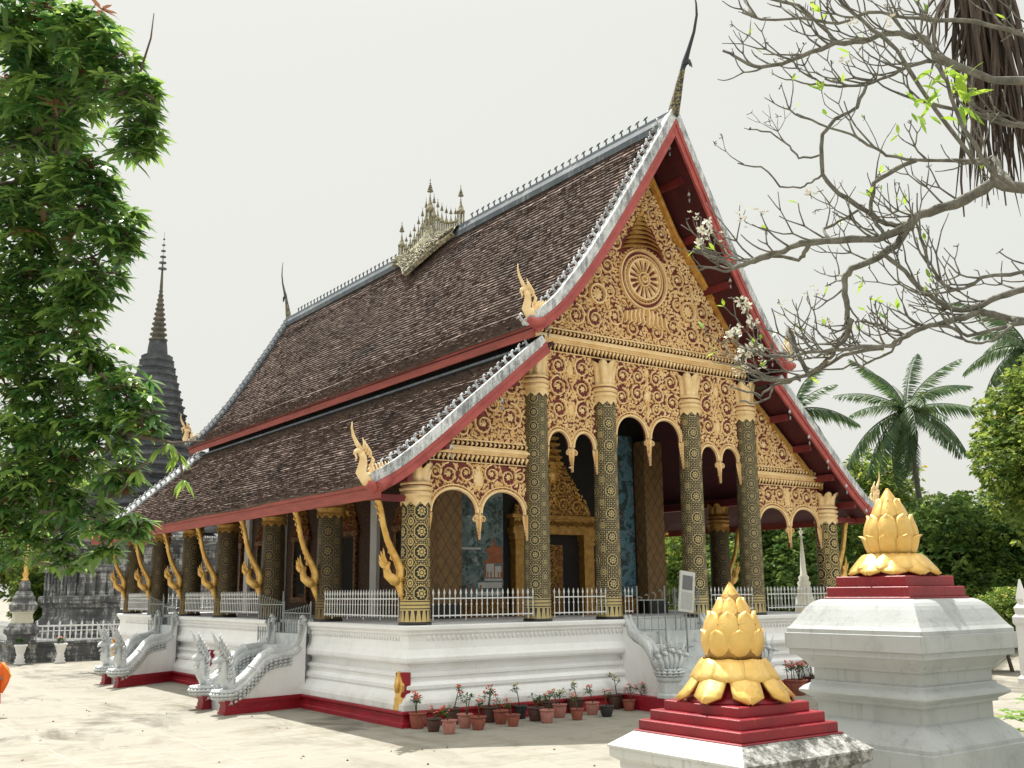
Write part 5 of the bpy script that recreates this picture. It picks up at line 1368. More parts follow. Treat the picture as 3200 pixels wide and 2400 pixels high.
# corner spire
c = (PX+.45, PY+.45, 0); root = empty('corner_spire', (c[0],c[1],1.0), 'small black tiered corner spire with a cream and gold top, left of the great stupa', 'stupa')
def sq(mb, prof): mb.sqlathe(prof, (c[0],c[1]), 0, 0)
mb = MB(); sq(mb, [(.62,.9),(.62,1.05),(.52,1.12),(.55,1.3),(.68,1.42),(.68,1.62),(.55,1.78),(.48,1.9)]); mb.build('lower_tier', M_stone, root)
mb = MB(); sq(mb, [(.44,1.9),(.44,2.1),(.40,2.12),(.40,2.35),(.44,2.38),(.44,2.46)]); mb.build('pale_die', M_cream, root)
mb = MB(); sq(mb, [(.46,2.46),(.56,2.6),(.56,2.8),(.46,2.95),(.44,3.0),(.46,3.1),(.36,3.25),(.36,3.32),(.28,3.45)]); mb.lathe([(.24,3.4),(.28,3.6),(.24,3.85),(.17,3.95)], c=(c[0],c[1],0), n=10); mb.build('upper_tier', M_stone, root)
mb = MB(); mb.lathe([(.15,3.93),(.18,4.02),(.10,4.1),(.14,4.2),(.16,4.3),(.09,4.38),(.12,4.5),(.10,4.9),(.06,5.3),(.01,5.8)], c=(c[0],c[1],0), n=10); mb.build('gilded_tip', M_cream2 if 'M_cream2' in globals() else M_gold, root)
# urn planters
for x, y, lb, fl in ((-11.62, 31.9, 'white urn planter with green leaves at the far left below the small dark spire', None), (-9.85, 31.7, 'white urn planter with pink flowers in front of the dark platform wall', M_pinkfl)):
    root = empty('urn_planter', (x,y,0), lb, 'planter', 'white urn planters below the stupa')
    mb = MB(); mb.lathe([(.26,0),(.27,.06),(.20,.12),(.25,.2),(.17,.3),(.20,.36),(.15,.42),(.20,.55),(.26,.80),(.31,.86),(.31,.92),(.25,.92),(.22,.84),(.01,.84)], c=(x,y,0), n=14); o = mb.build('urn', M_wall, root)
    plant_parts(o, root, (x,y,0), .86, .34, int(abs(x)*10), fl, 9, .16)
# house at the far left
hx, hy = -13.6, 62.0
root = empty('cream_house', (hx,hy,0), 'cream boarded house with a small red tiled canopy, partly cut by the left edge', 'house')
mb = MB(); mb.box(hx-9, hx+1.2, hy, hy+12, 0, 5.2); mb.extr([(hx-9,5.2),(hx+1.2,5.2),(hx-3.9,9.4)], hy, hy+12, 1); wl = mb.build('wall', M_cream, root)
mb = MB()
for k in range(18): mb.box(hx-8.9+.57*k, hx-8.86+.57*k, hy-.03, hy, 0, 5.1)
mb.build('battens', M_wall, wl)
mb = MB(); mb.add([(hx-10,hy-1.3,4.6),(hx+1.9,hy-1.3,4.6),(hx+1.2,hy,5.6),(hx-10,hy,5.6),(hx-10,hy-1.3,4.5),(hx+1.9,hy-1.3,4.5),(hx+1.2,hy,5.5),(hx-10,hy,5.5)], [(0,1,2,3),(7,6,5,4),(0,4,5,1),(1,5,6,2)]); mb.build('canopy', M_housetile, root)
mb = MB(); 
for s_ in (-1, 1):
    xx = hx-3.9; mb.add([(xx,hy-.7,9.7),(xx,hy+12.7,9.7),(xx+s_*6.2,hy+12.7,4.75),(xx+s_*6.2,hy-.7,4.75),(xx,hy-.7,9.5),(xx,hy+12.7,9.5),(xx+s_*6.2,hy+12.7,4.55),(xx+s_*6.2,hy-.7,4.55)], [(0,1,2,3),(7,6,5,4),(0,3,7,4),(3,2,6,7)])
mb.build('roof', M_housetile, root)
mb = MB(); mb.box(hx-.6, hx+.3, hy-.06, hy+.02, 1.6, 3.1); mb.build('window', M_signt, root)
# low garden wall and gate posts far right
root = empty('white_picket_fence', (22, 1, 0), 'white picket fence with a pointed post at the right edge behind the taller pedestal', 'fence')
mb = MB()
for k in range(26): p = Vector((14.0+.62*k, -1.6+.30*k, 0)); mb.add([(p.x-.2,p.y,0),(p.x+.2,p.y,0),(p.x+.2,p.y,1.0),(p.x,p.y,1.35),(p.x-.2,p.y,1.0),(p.x-.2,p.y+.08,0),(p.x+.2,p.y+.08,0),(p.x+.2,p.y+.08,1.0),(p.x,p.y+.08,1.35),(p.x-.2,p.y+.08,1.0)], [(4,3,2,1,0),(5,6,7,8,9),(0,1,6,5),(1,2,7,6),(2,3,8,7),(3,4,9,8),(4,0,5,9)])
mb.build('pickets', M_wall, root)
mb = MB(); mb.bar((13.8,-1.5,.4),(30,6.3,.4), .08); mb.bar((13.8,-1.5,.85),(30,6.3,.85), .08); mb.build('rails', M_wall, root)
mb = MB(); mb.sqlathe([(.26,0),(.26,.2),(.19,.3),(.19,1.9),(.25,2.0),(.25,2.2),(.17,2.3),(.20,2.5),(.10,2.65),(.13,2.8),(.02,3.45)], (12.9,-4.2), 0, 0); mb.build('gate_post', M_wall, root)
# golden spire seen through the porch
root = empty('small_gilded_stupa', (15.2,6.8,0), 'slim cream and gold stupa seen through the right hand bay of the porch', 'stupa')
mb = MB(); mb.sqlathe([(.8,0),(.8,.6),(.6,.8),(.6,1.8),(.5,2.0)], (15.2,6.8), 0, 0); mb.build('base', M_cream, root)
mb = MB(); mb.lathe([(.48,2.0),(.42,2.6),(.30,3.1),(.34,3.2),(.24,3.3),(.30,3.45),(.20,3.55),(.24,3.7),(.14,3.8),(.10,4.6),(.04,5.4),(.12,5.45),(.03,5.5),(.10,5.7),(.02,5.75),(.07,5.95),(.01,6.0),(.004,6.6)], c=(15.2,6.8,0), n=12); mb.build('gilded_spire', M_cream, root)
# ================================================================ monk at the left edge
mx_, my_ = -16.56, 8.55
root = empty('person', (mx_,my_,0), 'person in an orange robe with yellow trim, mostly cut off by the left edge', 'person')
def skin(name, verts, edges, radii, mat, parent, org, lvl=1):
    me = bpy.data.meshes.new(name); me.from_pydata(verts, edges, []); me.materials.append(mat)
    o = bpy.data.objects.new(name, me); COL.objects.link(o); o.parent = parent; o.location = Vector(org)-wp(parent)
    sk = o.modifiers.new('skin', 'SKIN'); sk.use_smooth_shade = True
    for i, r in enumerate(radii): me.skin_vertices[0].data[i].radius = (r, r); me.skin_vertices[0].data[i].use_root = i == 0
    o.modifiers.new('sub', 'SUBSURF').levels = lvl; o.modifiers['sub'].render_levels = lvl; return o
bv = [(0,0,.92),(0,0,1.1),(0,0,1.3),(0,.0,1.42),(0,-.02,1.5),(0,-.04,1.6),(.10,.02,.85),(.11,-.06,.48),(.11,.06,.08),(.11,-.08,.03),(-.10,0,.85),(-.11,-.02,.47),(-.11,.04,.08),(-.11,-.12,.03),
      (.18,0,1.38),(.27,.04,1.12),(.20,-.16,1.0),(.12,-.24,1.02),(-.18,0,1.38),(-.25,.04,1.12),(-.16,-.16,1.0),(-.1,-.24,1.02)]
be = [(0,1),(1,2),(2,3),(3,4),(4,5),(0,6),(6,7),(7,8),(8,9),(0,10),(10,11),(11,12),(12,13),(3,14),(14,15),(15,16),(16,17),(3,18),(18,19),(19,20),(20,21)]
body = skin('body', bv, be, [.13,.13,.15,.09,.055,.095,.09,.06,.04,.03,.09,.06,.04,.03,.07,.05,.04,.035,.07,.05,.04,.035], M_skin, root, (mx_,my_,0), 2)
mb = MB(); n = 26; rows = []
for z, rx, ry in ((.34,.25,.21),(.36,.26,.22),(.6,.24,.20),(.85,.23,.18),(1.0,.25,.19),(1.12,.31,.20),(1.22,.30,.19),(1.35,.24,.16),(1.44,.12,.11),(1.45,.09,.09)):
    rows.append([(cos(2*pi*k/n)*rx*(1+.035*sin(k*2.3+z*3)), sin(2*pi*k/n)*ry*(1+.05*sin(k*1.7+z*2)), z+(.03*sin(k*.9) if z < .4 else 0)) for k in range(n)])
mb.add([p for r in rows for p in r], [(i*n+k, i*n+(k+1)%n, (i+1)*n+(k+1)%n, (i+1)*n+k) for i in range(len(rows)-1) for k in range(n)], True)
# sleeve fold over the near arm
mb.tube([(.20,0,1.40),(.30,.0,1.22),(.33,-.02,1.05),(.30,-.06,.85),(.24,-.06,.62)], [.08,.11,.14,.10,.05], 10)
rb = mb.build('robe', M_robe, root, org=(mx_,my_,0), fix=False)
mb = MB(); mb.tube([(.22,-.10,1.40),(.36,-.12,1.22),(.45,-.10,1.06),(.42,-.10,.98)], [.012,.016,.018,.012], 5); mb.build('robe_trim', M_robetrim, rb, org=(mx_,my_,0), fix=False)
MANGO = [((-20.1,-11.27,9.77),0.56,0.41),((-19.59,-12.06,9.44),0.4,0.32),((-19.82,-10.88,9.38),0.65,0.46),((-19.33,-12.25,8.96),0.39,0.36),((-19.08,-12.69,8.54),0.24,0.28),((-19.0,-12.66,8.16),0.19,0.26),((-19.63,-11.36,8.78),0.56,0.33),((-19.87,-10.43,8.72),0.51,0.31),((-19.04,-12.57,7.93),0.14,0.17),((-19.49,-10.7,8.72),0.35,0.2),((-19.81,-10.8,8.03),0.57,0.42),((-19.41,-11.77,7.78),0.4,0.32),((-19.73,-10.96,7.44),0.63,0.45),((-19.27,-12.02,7.36),0.39,0.39),((-19.06,-12.33,7.01),0.24,0.31),((-19.66,-10.63,6.91),0.6,0.45),((-19.23,-11.77,6.73),0.36,0.39),((-19.7,-10.48,6.4),0.49,0.42),((-19.31,-11.48,6.3),0.32,0.32),((-19.59,-10.68,5.87),0.59,0.41),((-19.13,-11.6,5.75),0.32,0.32),((-18.88,-12.06,5.38),0.31,0.31),((-19.25,-11.05,5.39),0.58,0.4),((-18.71,-12.35,5.07),0.17,0.24),((-19.56,-10.26,5.1),0.53,0.42),((-18.92,-11.68,4.97),0.35,0.28),((-19.24,-10.89,4.71),0.62,0.33),((-18.81,-11.89,4.49),0.24,0.21),((-19.46,-10.4,4.38),0.56,0.33),((-19.08,-11.12,4.16),0.4,0.25),((-18.81,-11.88,3.94),0.31,0.17),((-18.69,-12.2,3.89),0.12,0.14),((-19.46,-10.27,3.87),0.45,0.33),((-19.09,-10.86,3.67),0.22,0.22),((-18.81,-11.56,3.68),0.18,0.14)]
MANGO_BR = [[(-20.03,-8.04,1.49),(-20.34,-8.6,4.64),(-20.46,-9.09,7.01),(-20.32,-9.8,8.5),(-20.21,-10.61,9.89)],[(-20.34,-8.6,4.64),(-19.69,-9.96,4.74),(-19.18,-10.94,4.75),(-18.81,-11.88,4.95)],[(-20.44,-9.06,6.81),(-19.75,-10.55,6.84),(-19.31,-11.62,6.87),(-19.02,-12.22,6.97)],[(-20.37,-9.73,8.31),(-19.79,-10.83,8.59),(-19.47,-11.73,8.79),(-19.07,-12.62,8.72),(-19.0,-12.78,9.17),(-19.0,-12.84,9.44)],[(-19.69,-9.96,4.74),(-19.15,-10.97,4.27),(-18.81,-11.75,3.95)],[(-18.81,-11.88,4.95),(-18.6,-12.37,4.83),(-18.46,-12.58,4.77),(-18.22,-12.88,4.78)]]
LIMBS = [([(-11.71,-18.83,7.19),(-12.0,-18.51,7.09),(-12.2,-18.31,7.16),(-12.35,-18.08,7.02),(-12.52,-17.86,6.95),(-12.62,-17.7,6.91),(-12.66,-17.56,6.82),(-12.8,-17.36,6.74),(-13.07,-17.09,6.75),(-13.35,-16.81,6.74),(-13.42,-16.66,6.69),(-13.51,-16.51,6.67),(-13.67,-16.29,6.59),(-13.68,-16.2,6.58),(-13.82,-16.05,6.7),(-13.98,-15.88,6.82)],0.085,0.016),([(-12.57,-17.65,6.92),(-12.65,-17.47,6.67),(-12.75,-17.3,6.55),(-12.93,-17.09,6.45),(-12.93,-17.01,6.36),(-12.85,-16.95,6.16),(-12.76,-16.89,5.89),(-12.78,-16.77,5.73),(-12.86,-16.63,5.62)],0.055,0.022),([(-11.61,-18.89,8.19),(-12.17,-18.41,8.23),(-12.62,-18.07,8.52),(-12.65,-18.01,8.74),(-12.75,-17.86,8.81),(-12.86,-17.71,8.88),(-13.0,-17.5,8.82),(-13.17,-17.3,8.86),(-13.3,-17.09,8.8),(-13.5,-16.84,8.72),(-13.61,-16.67,8.72),(-13.74,-16.51,8.82),(-13.87,-16.36,8.98)],0.06,0.014),([(-11.69,-18.69,6.08),(-12.0,-18.39,6.07),(-12.12,-18.22,6.03),(-12.19,-18.07,5.96),(-12.31,-17.9,5.92),(-12.42,-17.76,6.01),(-12.56,-17.63,6.17),(-12.72,-17.5,6.44),(-12.81,-17.39,6.57)],0.055,0.02),([(-12.01,-18.86,6.18),(-12.31,-18.57,6.14),(-12.58,-18.3,6.11),(-12.61,-18.19,6.04),(-12.7,-18.05,6.02),(-12.77,-17.96,6.16),(-12.83,-17.89,6.35),(-12.88,-17.87,6.68)],0.03,0.01),([(-12.31,-17.99,8.57),(-12.43,-17.85,8.62),(-12.54,-17.69,8.59),(-12.65,-17.53,8.52),(-12.77,-17.35,8.47),(-12.96,-17.15,8.48),(-13.09,-17.0,8.55),(-13.18,-16.9,8.67)],0.03,0.011),([(-12.35,-18.41,7.35),(-12.43,-18.26,7.36),(-12.6,-18.06,7.39),(-12.77,-17.85,7.43),(-12.95,-17.65,7.52),(-13.06,-17.51,7.65),(-13.16,-17.38,7.78),(-13.37,-17.18,7.93),(-13.52,-17.01,8.07)],0.028,0.01),([(-11.19,-18.83,7.74),(-11.71,-18.43,7.86),(-11.82,-18.3,7.9),(-11.97,-18.16,8.01),(-12.18,-17.97,8.11),(-12.47,-17.73,8.22),(-12.6,-17.6,8.32)],0.06,0.012),([(-12.07,-19.18,8.65),(-12.33,-18.84,8.48),(-12.65,-18.55,8.67),(-12.84,-18.32,8.72),(-13.06,-18.07,8.8),(-13.31,-17.81,8.91),(-13.47,-17.57,8.85),(-13.73,-17.3,8.94),(-13.99,-17.02,8.99),(-14.1,-16.86,9.11)],0.035,0.01),([(-12.62,-18.56,7.23),(-12.66,-18.43,7.21),(-12.98,-18.23,7.74),(-13.28,-18.07,8.38),(-13.43,-17.92,8.63),(-13.56,-17.78,8.85),(-13.69,-17.65,9.12)],0.03,0.016),([(-12.88,-18.89,6.75),(-13.12,-18.81,6.87),(-13.43,-18.75,7.26),(-13.64,-18.76,7.64),(-13.78,-18.75,7.77)],0.03,0.014),([(-12.8,-17.37,8.45),(-12.89,-17.29,8.2),(-13.09,-17.16,8.06),(-13.22,-17.07,7.89),(-13.2,-17.03,7.47),(-13.06,-17.12,7.26),(-12.82,-17.28,7.04),(-12.68,-17.4,6.91),(-12.58,-17.51,6.86)],0.014,0.028),([(-12.7,-17.22,7.09),(-12.79,-17.35,7.35),(-12.69,-17.57,7.46),(-12.62,-17.76,7.5)],0.02,0.028),([(-13.0,-16.85,6.95),(-12.92,-16.99,7.01),(-12.81,-17.16,7.11)],0.02,0.014),([(-13.69,-16.53,9.66),(-13.26,-16.95,9.43),(-13.09,-17.15,9.07),(-13.11,-17.25,8.9)],0.012,0.02),([(-11.93,-18.32,5.78),(-12.26,-18.03,5.87),(-12.37,-17.87,5.82),(-12.47,-17.71,5.79),(-12.56,-17.56,5.76),(-12.62,-17.42,5.69),(-12.66,-17.31,5.63),(-12.76,-17.16,5.63),(-12.96,-16.94,5.63),(-13.14,-16.73,5.62),(-13.21,-16.6,5.6),(-13.24,-16.5,5.59),(-13.39,-16.33,5.62),(-13.47,-16.21,5.7)],0.045,0.012),([(-12.51,-17.53,5.76),(-12.55,-17.4,5.74),(-12.67,-17.25,5.84),(-12.76,-17.11,5.92),(-12.78,-17.0,5.93)],0.022,0.012),([(-12.83,-16.98,5.95),(-12.8,-16.91,5.82),(-12.82,-16.81,5.74),(-12.82,-16.72,5.63),(-12.94,-16.53,5.47),(-13.08,-16.35,5.38),(-13.24,-16.18,5.42),(-13.34,-16.07,5.51),(-13.38,-15.99,5.57)],0.035,0.018),([(-13.05,-16.33,5.98),(-12.95,-16.38,5.66),(-12.88,-16.44,5.44)],0.018,0.026),([(-12.88,-16.44,5.44),(-12.74,-16.77,5.62),(-12.52,-17.13,5.66)],0.02,0.022),([(-12.12,-18.42,5.71),(-12.26,-18.19,5.66),(-12.37,-17.97,5.64),(-12.46,-17.82,5.76),(-12.46,-17.7,5.79)],0.03,0.014),([(-12.37,-17.26,5.75),(-12.4,-17.13,5.64),(-12.48,-16.98,5.57),(-12.54,-16.85,5.5),(-12.56,-16.77,5.56),(-12.6,-16.66,5.51)],0.022,0.009),([(-12.31,-18.39,5.64),(-12.36,-18.27,5.55),(-12.43,-18.15,5.51),(-12.5,-18.04,5.54),(-12.56,-17.96,5.61)],0.022,0.009),([(-13.04,-16.44,5.38),(-13.32,-16.19,5.4),(-13.37,-16.12,5.53),(-13.43,-16.03,5.6),(-13.47,-15.95,5.64)],0.018,0.01),([(-13.05,-16.31,5.38),(-13.16,-16.16,5.36),(-13.21,-16.04,5.26),(-13.3,-15.92,5.31),(-13.41,-15.8,5.37)],0.018,0.01),([(-13.2,-16.2,5.35),(-13.16,-16.11,5.22),(-13.23,-15.97,5.17),(-13.32,-15.83,5.22)],0.014,0.009),([(-13.17,-16.65,6.63),(-13.36,-16.44,6.7),(-13.44,-16.27,6.67),(-13.55,-16.09,6.64),(-13.67,-15.94,6.78),(-13.76,-15.8,6.88)],0.03,0.011),([(-13.58,-16.12,6.63),(-13.6,-16.01,6.59),(-13.7,-15.87,6.67),(-13.76,-15.75,6.65)],0.02,0.01),([(-13.29,-16.83,7.7),(-13.32,-16.73,7.87),(-13.44,-16.57,8.06),(-13.55,-16.38,8.13)],0.014,0.008),([(-13.25,-16.78,7.38),(-13.36,-16.6,7.45),(-13.46,-16.46,7.68),(-13.61,-16.25,7.77)],0.014,0.008)]
SPRIG = [(-18.89,-12.13,4.19),(-18.73,-12.32,4.49),(-18.56,-12.49,4.72),(-18.48,-12.56,4.77),(-18.39,-12.6,4.65),(-18.32,-12.58,4.39)]
BLOOM = [(-13.97,-16.05,6.98),(-13.99,-16.01,6.87),(-13.93,-16.09,7.04),(-13.51,-16.17,6.16),(-13.45,-16.18,6.03),(-13.55,-16.16,6.23),(-13.67,-16.0,5.89),(-13.56,-16.07,5.88),(-13.48,-16.08,5.7),(-13.41,-16.14,5.74),(-13.49,-16.06,5.64),(-13.32,-16.19,5.7),(-13.59,-16.06,5.94)]
# ================================================================ vegetation
class Leaves:
    def __init__(s, seed): s.v = []; s.f = []; s.t = []; s.R = random.Random(seed)
    def lance(s, p, d, l, w_, t, droop=.25):
        """long folded drooping leaf"""
        d = d.normalized(); u = d.cross(Vector((s.R.uniform(-.3,.3), s.R.uniform(-.3,.3), 1)))
        if u.length < .01: u = Vector((1,0,0))
        u = u.normalized()*w_*.5; dz = Vector((0,0,-droop*l)); b = len(s.v)
        m1 = p+d*l*.35+dz*.12; m2 = p+d*l*.7+dz*.5; e = p+d*l+dz
        s.v += [p, m1+u, m1-u, m2+u*.8, m2-u*.8, e]; s.f += [(b,b+2,b+1), (b+1,b+2,b+4,b+3), (b+3,b+4,b+5)]; s.t += [t]*3
    def quad(s, p, d, l, w_, t):
        d = d.normalized(); u = d.cross(Vector((s.R.uniform(-1,1), s.R.uniform(-1,1), s.R.uniform(-.4,1))))
        if u.length < .01: u = Vector((1,0,0))
        u = u.normalized()*w_*.5; b = len(s.v); m = p+d*l*.5+Vector((0,0,.06*l))
        s.v += [p, m+u, p+d*l-Vector((0,0,.12*l)), m-u]; s.f.append((b,b+1,b+2,b+3)); s.t.append(t)
    def build(s, name, mat, parent=None, org=(0,0,0)):
        mb = MB(); mb.v = [tuple(p) for p in s.v]; mb.f = s.f; mb.sm = [False]*len(s.f); mb.mi = [0]*len(s.f); mb.att = s.t
        return mb.build(name, mat, parent, org=org, fix=False)
def rdir(R, up=0):
    while 1:
        v = Vector((R.uniform(-1,1), R.uniform(-1,1), R.uniform(-1,1)))
        if .05 < v.length < 1: v.normalize(); v.z += up; return v.normalized()
CAMV = Vector((-21.77, -23.47, 3.2))
# ---- mango tree at the left
root = empty('mango_tree', (-20.0, -7.7, 0), 'dark green long leaved tree overhanging the left side, with some rusty leaves', 'tree')
lf = Leaves(3); R = lf.R
for (c, rx, rz_) in MANGO:
    c = Vector(c); n = int(170*rx*rz_/.16)+10
    if c.z > 12.4: n = int(n*.7)
    n = int(n*.47)
    for i in range(n):
        q = rdir(R)*(R.random()**.42)*R.choice((.95,1.05,1.2)); p = c+Vector((q.x*rx*.95, q.y*rx*.95, q.z*rz_)); out = Vector((q.x,q.y,.1)); base_t = R.random()**1.6
        if R.random() < .003: base_t = .99
        k = R.randint(6, 10); a0 = R.uniform(0,6.28)
        for j in range(k):
            a = a0+6.28*j/k+R.uniform(-.3,.3); d = Vector((cos(a), sin(a), R.uniform(-.45,.35)))+out*.8
            l = R.uniform(.12,.24); lf.lance(p, d, l, l*.29, min(.94, max(0, base_t+R.uniform(-.25,.25))) if base_t < .96 else .99, R.uniform(.15,.6))
print('mango leaves', len(lf.f)//3)
mb = MB()
for b in MANGO_BR: n = len(b); mb.tube(b, [lerp(.055 if n > 3 else .02,.005,(i/(n-1))**.55) for i in range(n)], 6)
mb.tube([(-20.0,-7.7,0),(-20.0,-7.9,.9),MANGO_BR[0][0],MANGO_BR[0][1],MANGO_BR[0][2]], [.26,.2,.17,.13,.07], 10)
for (c, rx, rz_) in MANGO[::1]:
    c = Vector(c)
    for j in range(3): q = rdir(R, .2); mb.tube([c-q*rx*.9, c+rdir(R)*.05, c+q*rx*.9], [.018,.012,.006], 4)
mb.build('trunk', M_bark2, root, fix=False); lf.build('crown', M_mango, root)
# small bright sprig hanging before the roof
root = empty('hanging_sprig', (-18.2,-12.6,5.2), 'light green leafy sprig hanging in front of the rear roof corner', 'branch')
# ---- background trees
def crown(name, root, blobs, n, l, seed, mat, tr=None, dens=1):
    lf = Leaves(seed); R = lf.R; tot = sum(b[1]*b[1]*b[2] for b in blobs)
    for (c, rx, rz_) in blobs:
        c = Vector(c); m = int(n*(rx*rx*rz_)/tot)
        for i in range(m):
            q = rdir(R)*R.random()**.30; lump = 1+.14*sin(q.x*7+c.x)*sin(q.y*6+1)*sin(q.z*6+c.z); p = c+Vector((q.x*rx*lump, q.y*rx*lump, q.z*rz_*lump))
            t = R.random()**1.3*.9
            for j in range(6):
                a = R.uniform(0,6.28); lf.quad(p+rdir(R)*l*.3, Vector((cos(a),sin(a),R.uniform(-.7,.25)))+q*.5, l*R.uniform(.6,1.1), l*.42, min(.99, t+R.uniform(-.15,.15)+(.06 if R.random() < .03 else 0)))
    return lf.build(name, mat, root)
def tree(name, base, label, blobs, n, l, seed, mat, cat='tree', group=None, tr=.25):
    root = empty(name, base, label, cat, group); R = random.Random(seed); mb = MB(); b = Vector(base)
    top = Vector(blobs[0][0]); mb.tube([b, b.lerp(top, .4)+Vector((.2,0,0)), b.lerp(top, .75), top], [tr, tr*.8, tr*.55, tr*.25], 8)
    for (c, rx, rz_) in blobs:
        c = Vector(c); s_ = b.lerp(top, R.uniform(.35,.7)); mb.tube([s_, s_.lerp(c, .5)+Vector((0,0,.3)), c], [tr*.45, tr*.3, tr*.1], 6)
        for j in range(4): q = rdir(R, .3); mb.tube([c, c+q*rx*.5, c+q*rx*.95], [tr*.12, tr*.08, .01], 4)
    mb.build('trunk', M_bark2, root, fix=False); crown('crown', root, blobs, n, l, seed, mat); return root
G = 'trees beyond the temple'
def blobs_at(c, r, h, k, seed, squash=1):
    R = random.Random(seed); out = [(tuple(c), r*.7, h*.62)]
    for i in range(k):
        q = rdir(R); out.append(((c[0]+q.x*r*.62, c[1]+q.y*r*.62, c[2]+q.z*h*.66), r*R.uniform(.32,.5), r*R.uniform(.28,.42)*squash))
    return out
tree('broadleaf_tree', (26,1.5,0), 'tall bushy tree with yellowish green sunlit leaves filling the right edge', blobs_at((27.8,.6,8.2), 4.7, 7.0, 26, 5), 14000, .34, 31, M_bgleaf, group=G)
tree('broadleaf_tree', (31,8,0), 'darker round tree left of the tall bushy tree, under the coconut palm', blobs_at((31.5,9.5,4.6), 4.6, 3.9, 18, 6), 8500, .36, 32, M_bgleaf2, group=G)
tree('broadleaf_tree', (34,17,0), 'sparse light tree showing sky gaps behind the palm trunk', blobs_at((34.5,17,7.2), 4.6, 5.0, 14, 7), 3300, .36, 33, M_bgleaf, group=G)
tree('broadleaf_tree', (28,19,0), 'dense dark tree seen between the columns at the right end of the porch', blobs_at((28,18.5,4.6), 5.6, 4.6, 16, 8), 9000, .36, 34, M_bgleaf2, group=G)
tree('broadleaf_tree', (27,25,0), 'tree seen through the middle of the porch behind the notice board', blobs_at((26.5,24.5,4.8), 5.0, 4.4, 12, 9), 4500, .38, 35, M_bgleaf, group=G)
tree('round_bush', (17.5,-1.0,0), 'rounded sunlit bush behind the taller pedestal, left of the white post', blobs_at((17.0,-.6,1.9), 1.7, 1.6, 10, 10), 3600, .16, 36, M_bgleaf, cat='bush', tr=.08)
tree('broadleaf_tree', (-7,50,0), 'bright green tree far behind the small dark spire', blobs_at((-7,50,8.2), 5.6, 5.6, 18, 11), 8000, .40, 37, M_bgleaf, group=G)
tree('broadleaf_tree', (-13.5,54,0), 'tree over the cream house at the far left', blobs_at((-14,55,8.4), 4.2, 4.5, 12, 12), 4500, .42, 38, M_bgleaf2, group=G)
tree('broadleaf_tree', (-9.0,43.5,0), 'small light tree between the dark corner spire and the great stupa', blobs_at((-9.2,43.2,3.7), 1.5, 2.8, 9, 13), 2600, .26, 39, M_bgleaf, group=G, tr=.1)
for i, (x, y, lb) in enumerate(((38,22,'low trees on the horizon behind the sparse tree'), (40,2,'far tree line at the right edge of the grounds'), (19,34,'far tree behind the temple seen through the porch'))):
    tree('broadleaf_tree', (x,y,0), lb, blobs_at((x,y,4.2), 7.0, 4.2, 12, 20+i), 4500, .5, 50+i, M_bgleaf2, group=G)
# low shrubs round the right foreground
def shrub(base, r, h, n, l, seed, mat, label):
    root = empty('leafy_shrub', base, label, 'shrub'); lf = Leaves(seed); R = lf.R; mb = MB(); b = Vector(base)
    for i in range(9): q = rdir(R, .8); e_ = b+Vector((q.x*r*.8, q.y*r*.8, h*R.uniform(.5,1))); mb.tube([b, b.lerp(e_,.5)+Vector((0,0,.05)), e_], [.02,.014,.006], 5)
    mb.build('stems', M_stem, root, fix=False)
    for i in range(n):
        q = rdir(R)*R.random()**.4; p = b+Vector((q.x*r, q.y*r, h*.55+q.z*h*.5)); a = R.uniform(0,6.28)
        for j in range(5): a += 1.25; lf.lance(p, Vector((cos(a),sin(a),R.uniform(-.1,.6))), l*R.uniform(.7,1.2), l*.5, R.random()*.9, .3)
    lf.build('foliage', mat, root); return root
shrub((-9.0,-16.55,.95), .55, 1.0, 75, .13, 71, M_bush, 'bright green broad leaved shrub low at the right edge beside the taller pedestal')
shrub((-10.35,-17.6,.75), .55, .62, 45, .11, 72, M_mango, 'dark shaded shrub in the bottom right corner against the pedestal base')
root = empty('raised_bed', (-9.2,-17.2,0), 'low bank of soil carrying the shrubs in the bottom right corner', 'planting bed'); mb = MB(); mb.sqlathe([(1.5,0),(1.35,.7),(1.1,.95)], (-8.75,-17.6), 0, 0); mb.build('soil_bank', M_soil, root)
# ---- litter on the paving
lf = Leaves(77)
for i in range(90):
    x, y = lf.R.uniform(-19,-10), lf.R.uniform(-8,16); 
    if i % 3 == 0: x, y = lf.R.uniform(-16,-3), lf.R.uniform(-9,-2.4)
    a = lf.R.uniform(0,6.28); lf.quad(Vector((x,y,.008)), Vector((cos(a),sin(a),.12)), lf.R.uniform(.03,.10), .04, lf.R.random()*.9)
tag(lf.build('leaf_litter', M_palmdead), 'scattered dry leaves on the sunlit paving', 'leaf litter', kind='stuff')
